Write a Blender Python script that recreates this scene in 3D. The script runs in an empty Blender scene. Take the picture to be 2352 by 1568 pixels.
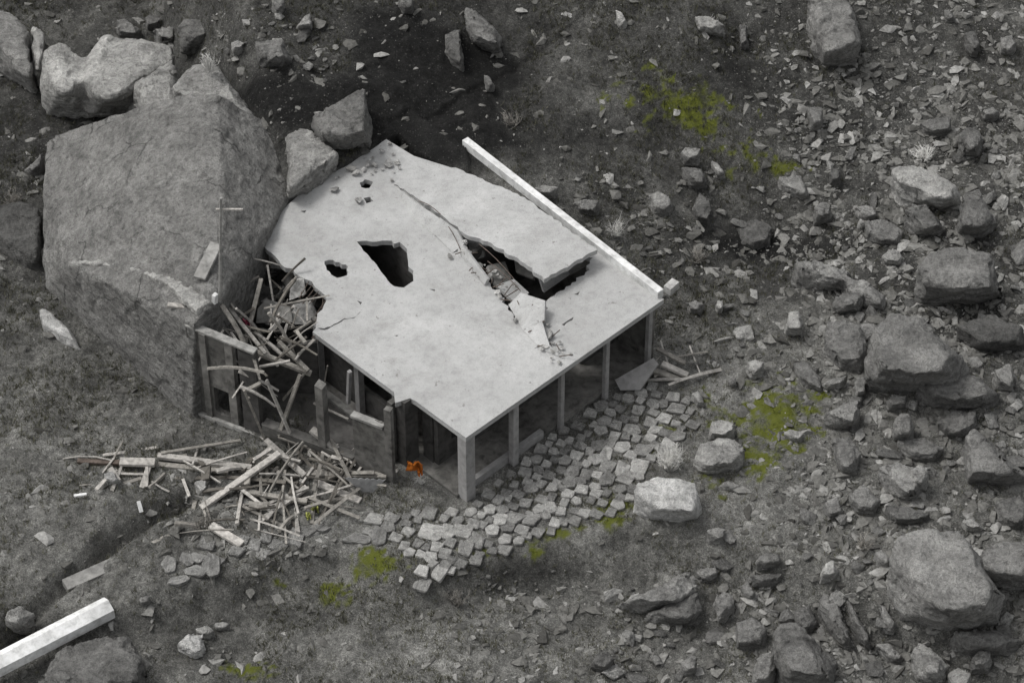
import bpy, bmesh, math, random
import numpy as np
from mathutils import Vector, Matrix, noise, geometry
from mathutils.geometry import convex_hull_2d
random.seed(7); rng = np.random.default_rng(11)
S = bpy.context.scene; C = S.collection
# ------------------------------------------------------------------ camera, sky, sun, exposure
PITCH = math.radians(44.4); DIST = 100.0; FPX = 6770.0; CX, CY = 1176.0, 784.0
sp, cp = math.sin(PITCH), math.cos(PITCH)
CAM = Vector((0, -DIST*cp, DIST*sp)); DIR = Vector((0, cp, -sp)); UP = Vector((0, sp, cp)); RT = Vector((1, 0, 0))
cam = bpy.data.cameras.new('camera'); co = bpy.data.objects.new('camera', cam); C.objects.link(co)
co.location = CAM; co.rotation_euler = (math.pi/2-PITCH, 0, 0)
cam.sensor_width = 36; cam.lens = FPX/2352*36; cam.clip_end = 2000; cam.clip_start = 1
S.camera = co
SUN_EL, SUN_AZ = math.radians(60), math.radians(-80)      # azimuth from +Y, clockwise positive
sd = Vector((math.sin(SUN_AZ)*math.cos(SUN_EL), math.cos(SUN_AZ)*math.cos(SUN_EL), math.sin(SUN_EL)))
w = bpy.data.worlds.new('World'); S.world = w; w.use_nodes = True
nt = w.node_tree; bg = nt.nodes['Background']
sky = nt.nodes.new('ShaderNodeTexSky'); sky.sky_type = 'NISHITA'; sky.sun_disc = False
sky.sun_elevation = SUN_EL; sky.sun_rotation = SUN_AZ; sky.dust_density = 5; sky.air_density = 1.2; sky.ozone_density = 1
hs = nt.nodes.new('ShaderNodeHueSaturation'); hs.inputs['Saturation'].default_value = 0.12
nt.links.new(sky.outputs[0], hs.inputs['Color']); nt.links.new(hs.outputs[0], bg.inputs[0]); bg.inputs[1].default_value = 0.14
sl = bpy.data.lights.new('sun', 'SUN'); sl.energy = 1.05; sl.angle = math.radians(14); sl.color = (1, .985, .96)
so = bpy.data.objects.new('sun', sl); C.objects.link(so); so.rotation_euler = sd.to_track_quat('Z', 'Y').to_euler()
so.location = (0, 0, 60)
S.view_settings.view_transform = 'Standard'; S.view_settings.look = 'None'
S.view_settings.exposure = 0.08; S.view_settings.gamma = 1.0
# ------------------------------------------------------------------ helpers
def ray(px, py): return DIR*FPX + RT*(px-CX) - UP*(py-CY)
def at(px, py, z=0.0):
    r = ray(px, py); t = (z-CAM.z)/r.z
    return CAM + r*t
def at_plane(px, py, p0, n):
    r = ray(px, py); t = (p0-CAM).dot(n)/r.dot(n); return CAM + r*t
def top_z(x, y0, y1, z0=0.0):
    """height of the point seen at (x,y1) straight above the ground point seen at (x,y0)"""
    p = at(x, y0, z0); r = ray(x, y1); t = (p.y-CAM.y)/r.y
    return (CAM + r*t).z
_H = {}
def lat(ix, iy, seed):
    n = (ix.astype(np.int64)*374761393 + iy.astype(np.int64)*668265263 + seed*982451653) & 0xFFFFFFFF
    n = ((n ^ (n >> 13))*1274126177) & 0xFFFFFFFF
    n = n ^ (n >> 16)
    return (n & 0xFFFF)/65535.0
def vn(x, y, seed=0):
    x = np.asarray(x, float); y = np.asarray(y, float)
    ix = np.floor(x); iy = np.floor(y); fx = x-ix; fy = y-iy
    fx = fx*fx*(3-2*fx); fy = fy*fy*(3-2*fy); ix = ix.astype(np.int64); iy = iy.astype(np.int64)
    a = lat(ix, iy, seed); b = lat(ix+1, iy, seed); c = lat(ix, iy+1, seed); d = lat(ix+1, iy+1, seed)
    return (a*(1-fx)+b*fx)*(1-fy)+(c*(1-fx)+d*fx)*fy
def fbm(x, y, seed=0, o=4):
    s = 0; a = .5; n = 0
    for i in range(o):
        s = s + a*vn(x*2**i+i*17.3, y*2**i-i*9.1, seed+i); n += a; a *= .5
    return s/n - .5
def sst(x, a, b):
    t = np.clip((x-a)/(b-a), 0, 1); return t*t*(3-2*t)
# house frame (roof plane z = 3)
ROOFZ = 3.0
Nr, Rr, Lr, Fr = at(1070, 1005, 3), at(1525, 687, 3), at(470, 585, 3), at(968, 242, 3)
N0 = Vector((Nr.x, Nr.y, 0))
ux = (Rr-Nr); LA = ux.length; ux.normalize()
uy = (Lr-Nr); LB = uy.length; uy = Vector((-ux.y, ux.x, 0))
def uv(x, y):
    dx = x-N0.x; dy = y-N0.y
    return dx*ux.x+dy*ux.y, dx*uy.x+dy*uy.y
def seg_d(x, y, pts):
    best = np.full(np.shape(x), 1e9)
    for a, b in zip(pts[:-1], pts[1:]):
        ax, ay = a; bx, by = b; L2 = (bx-ax)**2+(by-ay)**2
        t = np.clip(((x-ax)*(bx-ax)+(y-ay)*(by-ay))/L2, 0, 1)
        best = np.minimum(best, np.hypot(x-(ax+t*(bx-ax)), y-(ay+t*(by-ay))))
    return best
def P2(l): return [tuple(at(a, b, 0)[:2]) for a, b in l]
GULLY = P2([(20, 1450), (190, 1300), (350, 1180), (430, 1150)])
EDGE = P2([(-700, 1500), (-200, 1420), (200, 1400), (390, 1352), (560, 1290), (780, 1235), (950, 1330), (1130, 1275), (1460, 1190), (1620, 1215), (1850, 1290), (2100, 1420), (2700, 1500)])
BUMPS = [(at(a, b)[:2], r, h) for a, b, r, h in [(1000, 1500, 4, .5), (1260, 1330, 2.2, -.5), (1450, 1300, 1.6, .3), (1750, 1150, 3, .3), (2150, 850, 3, .7),
    (1760, 560, 2.4, -1.0), (1720, 640, 2.5, .35), (200, 1150, 3, .25), (2100, 1300, 3, .5), (1600, 250, 3, .6), (1690, 190, 1.6, -.5), (2200, 760, 1.8, -.5),
    (1450, 150, 2.5, .5), (560, 1430, 1.6, -.35), (1560, 1480, 2.5, -.4), (2250, 1480, 2, -.4), (500, 80, 3, .6), (1900, 350, 2.5, .4)]]
YARD = P2([(1050, 1230), (1190, 1180), (1310, 1110), (1430, 1040), (1530, 950), (1000, 1310), (880, 1225)])
def yedge(x):
    xs = [p[0] for p in EDGE]; ys = [p[1] for p in EDGE]; return np.interp(x, xs, ys)
BPX = [560, 588, 628, 740, 868, 950, 1046, 1205, 1372, 1420, 1500, 1620]; BPY = [530, 500, 450, 350, 262, 340, 384, 470, 574, 606, 668, 760]
def to_px(x, y, z):
    dx, dy, dz = x-CAM.x, y-CAM.y, z-CAM.z
    dep = dy*DIR.y+dz*DIR.z
    return CX+FPX*dx/dep, CY-FPX*(dy*UP.y+dz*UP.z)/dep
def height(x, y, fine=True):
    x = np.asarray(x, float); y = np.asarray(y, float)
    u, v = uv(x, y)
    # earth pushed against the back of the house, falling away along its far side
    back = sst(v, LB-.35, LB+.1)*(3.0 + .16*np.clip(v-LB, 0, 30)+.5*sst(v, LB, LB+3))
    back = back*sst(u, -2.4, -.3)*sst(x+.25*y, -9.5, -6.2)
    px3, py3 = to_px(x, y, ROOFZ); wob = 26*fbm(x*1.3, y*1.3, 8, 3)
    line = np.interp(px3, BPX, BPY)+np.where(px3 < 1075, 20+wob, 0)
    bur = sst(line-py3, 0, 12)*(u < np.where(v > LB*.5, LA+.6, LA+.1))*(u > -.2)*(v < LB+.6)*(v > 1.0)
    back = np.maximum(back, bur*(2.93+np.where(px3 < 1075, .17*sst(line-py3, 0, 55), 0)+.1*fbm(x*2, y*2, 9, 3)))
    far = sst(u, LA+.1, LA+.5)*sst(v, 1.5, LB+.5)*(2.9+.09*np.clip(v-LB, 0, 40)) + 0*v
    z = np.maximum(back, far)
    z = z + sst(u, LA+3, LA+14)*.10*np.clip(u-LA-3, 0, 60)*.5
    # terrace edge below the paving
    d = yedge(x)+.35*fbm(x*.5, y*.5, 5)-y
    z = z - .85*sst(d, 0, 1.2)-.05*np.clip(d-1, 0, 60)
    g = seg_d(x, y, GULLY); z = z - .7*np.exp(-(g/.30)**2)
    for (bx, by), r, h in BUMPS:
        z = z + h*np.exp(-((x-bx)**2+(y-by)**2)/(r*r))
    ins = sst(u, -.6, 0)*sst(LA+.35-u, 0, .3)*sst(v, -.6, 0)*sst(LB-.3-v, 0, .2)
    frontyard = 0*x
    for (bx, by) in YARD: frontyard = np.maximum(frontyard, np.exp(-(((x-bx)**2+(y-by)**2)/5.5)**2))
    n = .5*fbm(x*.16, y*.16, 3, 3)
    rough = .42*fbm(x*.7, y*.7, 21, 3)
    if fine: rough = rough + .26*fbm(x*2.3, y*2.3, 31, 4) + .09*fbm(x*8, y*8, 41, 2)
    amp = 1-.93*frontyard
    z = z + (n+rough)*amp*(1-np.maximum(ins, bur)) - .03*ins
    return z
def h1(x, y): return float(height(np.array([x]), np.array([y]))[0])
def ground(px, py):
    z = 0.0
    for i in range(14):
        p = at(px, py, z); z = z*.45+.55*float(height(np.array([p.x]), np.array([p.y]), False)[0])
    p = at(px, py, z); p.z = h1(p.x, p.y); return p
def to_px(x, y, z):
    dx, dy, dz = x-CAM.x, y-CAM.y, z-CAM.z
    dep = dy*DIR.y+dz*DIR.z
    return CX+FPX*dx/dep, CY-FPX*(dy*UP.y+dz*UP.z)/dep
# ------------------------------------------------------------------ materials
def newmat(name):
    m = bpy.data.materials.new(name); m.use_nodes = True; t = m.node_tree
    b = t.nodes['Principled BSDF']; b.inputs['Roughness'].default_value = .9
    b.inputs['Specular IOR Level'].default_value = .25
    return m, t, b
def N(t, typ, **k):
    n = t.nodes.new(typ)
    for a, v in k.items():
        if a in n.inputs: n.inputs[a].default_value = v
        else: setattr(n, a, v)
    return n
def ramp(t, fac, stops):
    r = t.nodes.new('ShaderNodeValToRGB'); e = r.color_ramp.elements
    while len(e) < len(stops): e.new(.5)
    for i, (p, c) in enumerate(stops):
        e[i].position = p; e[i].color = (*c, 1) if len(c) == 3 else c
    t.links.new(fac, r.inputs[0]); return r.outputs[0]
def mixc(t, f, a, b, mode='MIX'):
    m = t.nodes.new('ShaderNodeMix'); m.data_type = 'RGBA'; m.blend_type = mode; m.clamp_factor = True
    if isinstance(f, float): m.inputs[0].default_value = f
    else: t.links.new(f, m.inputs[0])
    for i, s in ((6, a), (7, b)):
        if isinstance(s, tuple): m.inputs[i].default_value = (*s, 1)
        else: t.links.new(s, m.inputs[i])
    return m.outputs[2]
def noise_n(t, vec, scale, detail=4, rough=.6, dist=0):
    n = N(t, 'ShaderNodeTexNoise', Scale=scale, Detail=detail, Roughness=rough, Distortion=dist)
    t.links.new(vec, n.inputs['Vector']); return n.outputs['Fac']
def bump(t, b, h, strength, dist):
    n = N(t, 'ShaderNodeBump', Strength=strength, Distance=dist)
    t.links.new(h, n.inputs['Height']); t.links.new(n.outputs[0], b.inputs['Normal']); return n
def objvec(t, rand=True):
    tc = t.nodes.new('ShaderNodeTexCoord')
    if not rand: return tc.outputs['Object'], None
    oi = t.nodes.new('ShaderNodeObjectInfo')
    cb = N(t, 'ShaderNodeCombineXYZ'); mu = N(t, 'ShaderNodeMath', operation='MULTIPLY'); mu.inputs[1].default_value = 57.0
    t.links.new(oi.outputs['Random'], mu.inputs[0])
    for i in range(3): t.links.new(mu.outputs[0], cb.inputs[i])
    ad = N(t, 'ShaderNodeVectorMath', operation='ADD'); t.links.new(tc.outputs['Object'], ad.inputs[0]); t.links.new(cb.outputs[0], ad.inputs[1])
    return ad.outputs[0], oi.outputs['Random']
def rockmat(name, v, tint=(1.0, .985, .94), cracks=.5, k=1.0):
    m, t, b = newmat(name); vec, r = objvec(t)
    c = lambda f: tuple(v*f*x for x in tint)
    n1 = noise_n(t, vec, .9*k, 6, .62, .4)
    col = ramp(t, n1, [(.28, c(.58)), (.45, c(.88)), (.6, c(1.08)), (.75, c(1.35))])
    n2 = noise_n(t, vec, 7*k, 5, .7)
    col = mixc(t, 1.0, col, ramp(t, n2, [(.3, (.55,)*3), (.5, (.98,)*3), (.75, (1.3,)*3)]), 'MULTIPLY')
    n4 = noise_n(t, vec, 26*k, 3, .7)
    col = mixc(t, 1.0, col, ramp(t, n4, [(.32, (.6,)*3), (.52, (1,)*3), (.75, (1.2,)*3)]), 'MULTIPLY')
    wv = N(t, 'ShaderNodeMapping'); wv.inputs['Scale'].default_value = (.35, .9, 3.2); wv.inputs['Rotation'].default_value = (.5, .35, .3)
    t.links.new(vec, wv.inputs[0]); n5 = noise_n(t, wv.outputs[0], 1.6*k, 5, .65, .8)
    col = mixc(t, .55, col, mixc(t, 1.0, col, ramp(t, n5, [(.38, (.55,)*3), (.5, (1,)*3), (.68, (1.3,)*3)]), 'MULTIPLY'))
    vo = N(t, 'ShaderNodeTexVoronoi', Scale=.55*k, feature='DISTANCE_TO_EDGE'); dv = N(t, 'ShaderNodeVectorMath', operation='ADD')
    nn = N(t, 'ShaderNodeTexNoise', Scale=1.4*k, Detail=5); t.links.new(vec, nn.inputs['Vector'])
    t.links.new(vec, dv.inputs[0]); t.links.new(nn.outputs['Color'], dv.inputs[1]); t.links.new(dv.outputs[0], vo.inputs['Vector'])
    n3 = noise_n(t, vec, .6, 2); ck = ramp(t, vo.outputs['Distance'], [(0, (1,)*3), (.018, (0,)*3)])
    gate = ramp(t, n3, [(.5, (0,)*3), (.56, (cracks,)*3)])
    cm = mixc(t, 1.0, ck, gate, 'MULTIPLY')
    col = mixc(t, cm, col, c(.2))
    rr = ramp(t, r, [(0, (.78,)*3), (1, (1.2,)*3)])
    col = mixc(t, 1.0, col, rr, 'MULTIPLY')
    t.links.new(col, b.inputs['Base Color'])
    ad = N(t, 'ShaderNodeMath', operation='MULTIPLY_ADD'); ad.inputs[1].default_value = .45
    t.links.new(n2, ad.inputs[0]); t.links.new(n1, ad.inputs[2])
    a2 = N(t, 'ShaderNodeMath', operation='MULTIPLY_ADD'); a2.inputs[1].default_value = .22
    t.links.new(n4, a2.inputs[0]); t.links.new(ad.outputs[0], a2.inputs[2])
    a3 = N(t, 'ShaderNodeMath', operation='MULTIPLY_ADD'); a3.inputs[1].default_value = .5
    t.links.new(n5, a3.inputs[0]); t.links.new(a2.outputs[0], a3.inputs[2])
    bump(t, b, a3.outputs[0], 1.0, .30/k)
    return m
M = {}
M['white'] = rockmat('white_rock', .60, (1, .99, .96), .2)
M['pale'] = rockmat('pale_rock', .43)
M['light'] = rockmat('light_rock', .30)
M['mid'] = rockmat('mid_rock', .22)
M['dark'] = rockmat('dark_rock', .135)
M['giant'] = rockmat('giant_rock', .275, cracks=.9, k=.8)
M['pave'] = rockmat('paving_rock', .56, cracks=0, k=2.5)
def plain(name, col, rough=.85, var=.35, scale=6, bmp=.02, metal=0, stretch=(1, 1, 1), streak=False):
    m, t, b = newmat(name); vec, r = objvec(t)
    mp = N(t, 'ShaderNodeMapping'); mp.inputs['Scale'].default_value = stretch; t.links.new(vec, mp.inputs[0])
    n1 = noise_n(t, mp.outputs[0], scale, 6, .65, .3); n2 = noise_n(t, vec, scale*.22, 4, .6)
    lo = tuple(c*(1-var*1.3) for c in col); hi = tuple(min(.95, c*(1+var)) for c in col)
    c1 = ramp(t, n1, [(.3, lo), (.5, col), (.72, hi)])
    c1 = mixc(t, 1.0, c1, ramp(t, n2, [(.3, (1-var,)*3), (.65, (1+var*.4,)*3)]), 'MULTIPLY')
    c1 = mixc(t, 1.0, c1, ramp(t, r, [(0, (1-var*.5,)*3), (1, (1+var*.4,)*3)]), 'MULTIPLY')
    t.links.new(c1, b.inputs['Base Color']); b.inputs['Roughness'].default_value = rough; b.inputs['Metallic'].default_value = metal
    bump(t, b, n1, .6, bmp); return m
M['wood'] = plain('weathered_wood', (.27, .255, .23), stretch=(1, 1, 1), scale=9)
M['palewood'] = plain('pale_wood', (.42, .40, .37), scale=9)
M['darkwood'] = plain('dark_wood', (.13, .12, .105), scale=9)
M['whitepaint'] = plain('white_paint', (.78, .78, .765), .7, .28, 3.5, .02)
M['concrete'] = plain('concrete', (.30, .295, .28), scale=4, bmp=.03)
M['paleconcrete'] = plain('pale_concrete', (.44, .435, .42), scale=5, bmp=.04)
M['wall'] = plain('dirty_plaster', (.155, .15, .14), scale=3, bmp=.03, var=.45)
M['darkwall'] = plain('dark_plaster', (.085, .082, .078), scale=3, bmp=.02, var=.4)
M['column'] = plain('column_paint', (.29, .285, .28), scale=4, bmp=.01, var=.2)
M['metal'] = plain('rusty_iron', (.12, .095, .08), .7, .4, 14, .005)
M['sheet'] = plain('zinc_sheet', (.36, .36, .36), .5, .25, 5, .01, .3)
M['orange'] = plain('orange_cloth', (.42, .12, .015), .9, .3, 8)
M['red'] = plain('red_cloth', (.32, .06, .10), .9, .2, 8)
M['yellow'] = plain('yellow_green_cloth', (.40, .42, .12), .9, .2, 8)
M['twig'] = plain('bleached_twig', (.72, .71, .68), .9, .3, 8)
M['chip'] = plain('concrete_chip', (.40, .395, .38), scale=7, var=.5, bmp=.03)
# roof concrete: pale screed, stains, dust
m, t, b = newmat('roof_concrete'); M['roof'] = m
tc = t.nodes.new('ShaderNodeTexCoord'); vec = tc.outputs['Object']
n1 = noise_n(t, vec, .35, 5, .6, .5); n2 = noise_n(t, vec, 3.2, 6, .7); n3 = noise_n(t, vec, 14, 4, .7); n4 = noise_n(t, vec, .8, 8, .78, .3)
col = ramp(t, n1, [(.3, (.355, .353, .345)), (.5, (.41, .41, .403)), (.68, (.48, .48, .472))])
col = mixc(t, 1.0, col, ramp(t, n2, [(.3, (.82,)*3), (.5, (1,)*3), (.7, (1.07,)*3)]), 'MULTIPLY')
col = mixc(t, 1.0, col, ramp(t, n3, [(.28, (.72,)*3), (.42, (1,)*3), (.7, (1.04,)*3)]), 'MULTIPLY')
col = mixc(t, ramp(t, n4, [(.54, (0,)*3), (.66, (.55,)*3)]), col, (.29, .285, .275))
nb = noise_n(t, vec, 5.5, 3, .5); spot = ramp(t, nb, [(.70, (0,)*3), (.735, (.75,)*3)])
col = mixc(t, spot, col, (.20, .19, .18))
gr = noise_n(t, vec, 38, 2, .6); col = mixc(t, 1.0, col, ramp(t, gr, [(.30, (.55,)*3), (.42, (1,)*3), (.62, (1,)*3), (.75, (1.12,)*3)]), 'MULTIPLY')
t.links.new(col, b.inputs['Base Color']); bump(t, b, n2, .6, .05)
# ground
m, t, b = newmat('hillside_ground'); M['ground'] = m
tc = t.nodes.new('ShaderNodeTexCoord'); vec = tc.outputs['Object']
at_ = N(t, 'ShaderNodeAttribute', attribute_name='mask'); se = N(t, 'ShaderNodeSeparateColor'); t.links.new(at_.outputs['Color'], se.inputs[0])
n1 = noise_n(t, vec, 1.1, 6, .68, .3); n2 = noise_n(t, vec, 6, 6, .75); n3 = noise_n(t, vec, 24, 4, .8); n0 = noise_n(t, vec, .3, 4, .6)
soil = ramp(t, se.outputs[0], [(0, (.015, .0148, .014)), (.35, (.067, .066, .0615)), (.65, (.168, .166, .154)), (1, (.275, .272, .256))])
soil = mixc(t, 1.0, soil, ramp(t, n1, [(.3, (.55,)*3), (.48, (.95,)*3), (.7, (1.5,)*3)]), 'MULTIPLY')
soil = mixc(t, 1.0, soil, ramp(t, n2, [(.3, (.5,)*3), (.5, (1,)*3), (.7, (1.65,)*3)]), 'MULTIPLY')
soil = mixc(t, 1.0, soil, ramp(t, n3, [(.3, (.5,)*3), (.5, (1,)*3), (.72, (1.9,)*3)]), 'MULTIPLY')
vo = N(t, 'ShaderNodeTexVoronoi', Scale=11); t.links.new(vec, vo.inputs['Vector'])
peb = ramp(t, vo.outputs['Distance'], [(.2, (1,)*3), (.34, (0,)*3)]); sc = N(t, 'ShaderNodeSeparateColor'); t.links.new(vo.outputs['Color'], sc.inputs[0])
pg = ramp(t, sc.outputs[0], [(.72, (0,)*3), (.76, (1,)*3)])
pm = mixc(t, 1.0, peb, pg, 'MULTIPLY'); pm = mixc(t, 1.0, pm, ramp(t, se.outputs[2], [(0, (.2,)*3), (1, (.95,)*3)]), 'MULTIPLY')
soil = mixc(t, pm, soil, (.27, .265, .245))
gm = N(t, 'ShaderNodeMath', operation='MULTIPLY'); t.links.new(se.outputs[1], gm.inputs[0]); g2 = ramp(t, n1, [(.35, (.2,)*3), (.5, (1,)*3)]); t.links.new(g2, gm.inputs[1])
soil = mixc(t, gm.outputs[0], soil, mixc(t, n2, (.095, .115, .014), (.18, .195, .035)))
t.links.new(soil, b.inputs['Base Color'])
ad = N(t, 'ShaderNodeMath', operation='MULTIPLY_ADD'); ad.inputs[1].default_value = .35; t.links.new(n3, ad.inputs[0]); t.links.new(n2, ad.inputs[2])
bump(t, b, ad.outputs[0], 1.0, .12)
def grassmat(name, c0, c1):
    m, t, b = newmat(name); a = N(t, 'ShaderNodeAttribute', attribute_name='tint')
    t.links.new(ramp(t, a.outputs['Fac'], [(0, c0), (1, c1)]), b.inputs['Base Color']); b.inputs['Roughness'].default_value = 1; return m
M['grass'] = grassmat('dry_grass', (.035, .036, .022), (.21, .205, .15))
M['moss'] = grassmat('green_grass', (.07, .09, .012), (.20, .22, .05))
m, t, b = newmat('rubble_stone'); a = N(t, 'ShaderNodeAttribute', attribute_name='tint'); tc = t.nodes.new('ShaderNodeTexCoord')
col = ramp(t, a.outputs['Fac'], [(0, (.06, .058, .053)), (.6, (.16, .157, .146)), (1, (.33, .325, .31))])
nz = noise_n(t, tc.outputs['Object'], 9, 4, .7); col = mixc(t, 1.0, col, ramp(t, nz, [(.3, (.6,)*3), (.7, (1.35,)*3)]), 'MULTIPLY')
t.links.new(col, b.inputs['Base Color']); bump(t, b, nz, .6, .04); M['rubble'] = m
# ------------------------------------------------------------------ object plumbing
def tag(o, label=None, cat=None, group=None, kind=None):
    if label: o['label'] = label
    if cat: o['category'] = cat
    if group: o['group'] = group
    if kind: o['kind'] = kind
    return o
def link(name, me, mat, parent=None, loc=None, smooth=False):
    o = bpy.data.objects.new(name, me); C.objects.link(o)
    if mat: me.materials.append(mat)
    if smooth: me.shade_smooth()
    if parent: o.parent = parent
    if loc is not None: o.location = loc
    return o
def empty(name, loc, label, cat, group=None):
    o = bpy.data.objects.new(name, None); C.objects.link(o); o.location = loc; o.empty_display_size = .3
    return tag(o, label, cat, group)
def mesh_of(name, vs, fs, origin):
    me = bpy.data.meshes.new(name); me.from_pydata([Vector(v)-origin for v in vs], [], fs); me.update(); return me
def put(name, bm_or, mat, parent=None, origin=None, smooth=False):
    """a bmesh in world coordinates becomes one object; parts sit in their thing's frame"""
    bm = bm_or
    if parent is not None: origin = parent_world(parent)
    elif origin is None:
        cs = [v.co for v in bm.verts]; origin = Vector((sum(c.x for c in cs)/len(cs), sum(c.y for c in cs)/len(cs), min(c.z for c in cs)))
    bmesh.ops.translate(bm, verts=bm.verts, vec=-origin)
    bmesh.ops.recalc_face_normals(bm, faces=bm.faces)
    me = bpy.data.meshes.new(name); bm.to_mesh(me); bm.free()
    o = link(name, me, mat, parent, None if parent is not None else origin, smooth)
    return o
def parent_world(p):
    v = Vector(p.location)
    while p.parent: p = p.parent; v = v + Vector(p.location)
    return v
def hullbm(pts):
    bm = bmesh.new()
    for p in pts: bm.verts.new(p)
    r = bmesh.ops.convex_hull(bm, input=bm.verts)
    bmesh.ops.delete(bm, geom=list({g for g in r['geom_interior'] + r['geom_unused'] if isinstance(g, bmesh.types.BMVert)}), context='VERTS')
    return bm
def prism(poly, z0, z1, bm=None):
    """vertical prism on a list of (x,y); z1 may be a list"""
    bm = bm or bmesh.new(); n = len(poly)
    zt = z1 if isinstance(z1, (list, tuple)) else [z1]*n; zb = z0 if isinstance(z0, (list, tuple)) else [z0]*n
    b_ = [bm.verts.new((p[0], p[1], zb[i])) for i, p in enumerate(poly)]; t_ = [bm.verts.new((p[0], p[1], zt[i])) for i, p in enumerate(poly)]
    bm.faces.new(b_[::-1]); bm.faces.new(t_)
    for i in range(n):
        j = (i+1) % n; bm.faces.new((b_[i], b_[j], t_[j], t_[i]))
    return bm
def bar(p0, p1, wd, th, bm=None, roll=0.0, sides=4, taper=1.0, bend=0.0, seg=1):
    """a beam between two points, wd across and th thick, slightly irregular"""
    bm = bm or bmesh.new(); p0 = Vector(p0); p1 = Vector(p1); d = (p1-p0).normalized()
    s = d.cross(Vector((0, 0, 1)));
    if s.length < .05: s = Vector((1, 0, 0)) if abs(d.z) > .9 else s
    s.normalize(); n = s.cross(d).normalized()
    if roll: R = Matrix.Rotation(roll, 3, d); s = R @ s; n = R @ n
    rings = []
    for k in range(seg+1):
        f = k/seg; c = p0.lerp(p1, f) + n*bend*math.sin(f*math.pi); q = 1+(taper-1)*f; ring = []
        for i in range(sides):
            if sides == 4: a, b_ = [(-.5, -.5), (.5, -.5), (.5, .5), (-.5, .5)][i]
            else: a, b_ = .5*math.cos(2*math.pi*(i+.5)/sides), .5*math.sin(2*math.pi*(i+.5)/sides)
            ring.append(bm.verts.new(c + s*a*wd*q + n*b_*th*q))
        rings.append(ring)
    bm.faces.new(rings[0][::-1]); bm.faces.new(rings[-1])
    for r0, r1 in zip(rings[:-1], rings[1:]):
        for i in range(sides):
            j = (i+1) % sides; bm.faces.new((r0[i], r0[j], r1[j], r1[i]))
    return bm
def bev(bm, w_=.01):
    try: bmesh.ops.bevel(bm, geom=bm.edges[:], offset=w_, segments=1, affect='EDGES', profile=.5)
    except Exception: pass
    return bm
def slab(outer, holes, zf, th, sub=0):
    bm = bmesh.new(); loops = []
    for lp in [outer]+holes:
        vs = [bm.verts.new((p[0], p[1], zf(p[0], p[1]))) for p in lp]
        for i in range(len(vs)): bm.edges.new((vs[i], vs[(i+1) % len(vs)]))
        loops.append(vs)
    bmesh.ops.triangle_fill(bm, edges=bm.edges[:], use_beauty=True, normal=(0, 0, 1))
    top = bm.faces[:]
    dup = bmesh.ops.duplicate(bm, geom=bm.verts[:]+bm.edges[:]+top)
    vm = dup['vert_map']
    low = {v: vm[v] for lp in loops for v in lp}
    for g in dup['geom']:
        if isinstance(g, bmesh.types.BMVert): g.co.z -= th
    for lp in loops:
        for i in range(len(lp)):
            a, b_ = lp[i], lp[(i+1) % len(lp)]
            try: bm.faces.new((a, b_, low[b_], low[a]))
            except ValueError: pass
    return bm
def jag(pts, amp=.06, step=.22, seed=1, closed=True):
    """roughen a broken outline"""
    r = random.Random(seed); out = []; n = len(pts)
    for i in range(n if closed else n-1):
        a = Vector(pts[i][:2]); b_ = Vector(pts[(i+1) % n][:2]); L = (b_-a).length; k = max(1, int(L/step)); d = (b_-a); nn = Vector((-d.y, d.x))/max(L, 1e-6)
        for j in range(k):
            q = a+d*(j/k)+nn*(r.uniform(-amp, amp) if j else 0); out.append((q.x, q.y))
    if not closed: out.append(tuple(pts[-1][:2]))
    return out
def PX(l, z): return [tuple(at(a, b_, z)[:2]) for a, b_ in l]
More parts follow.
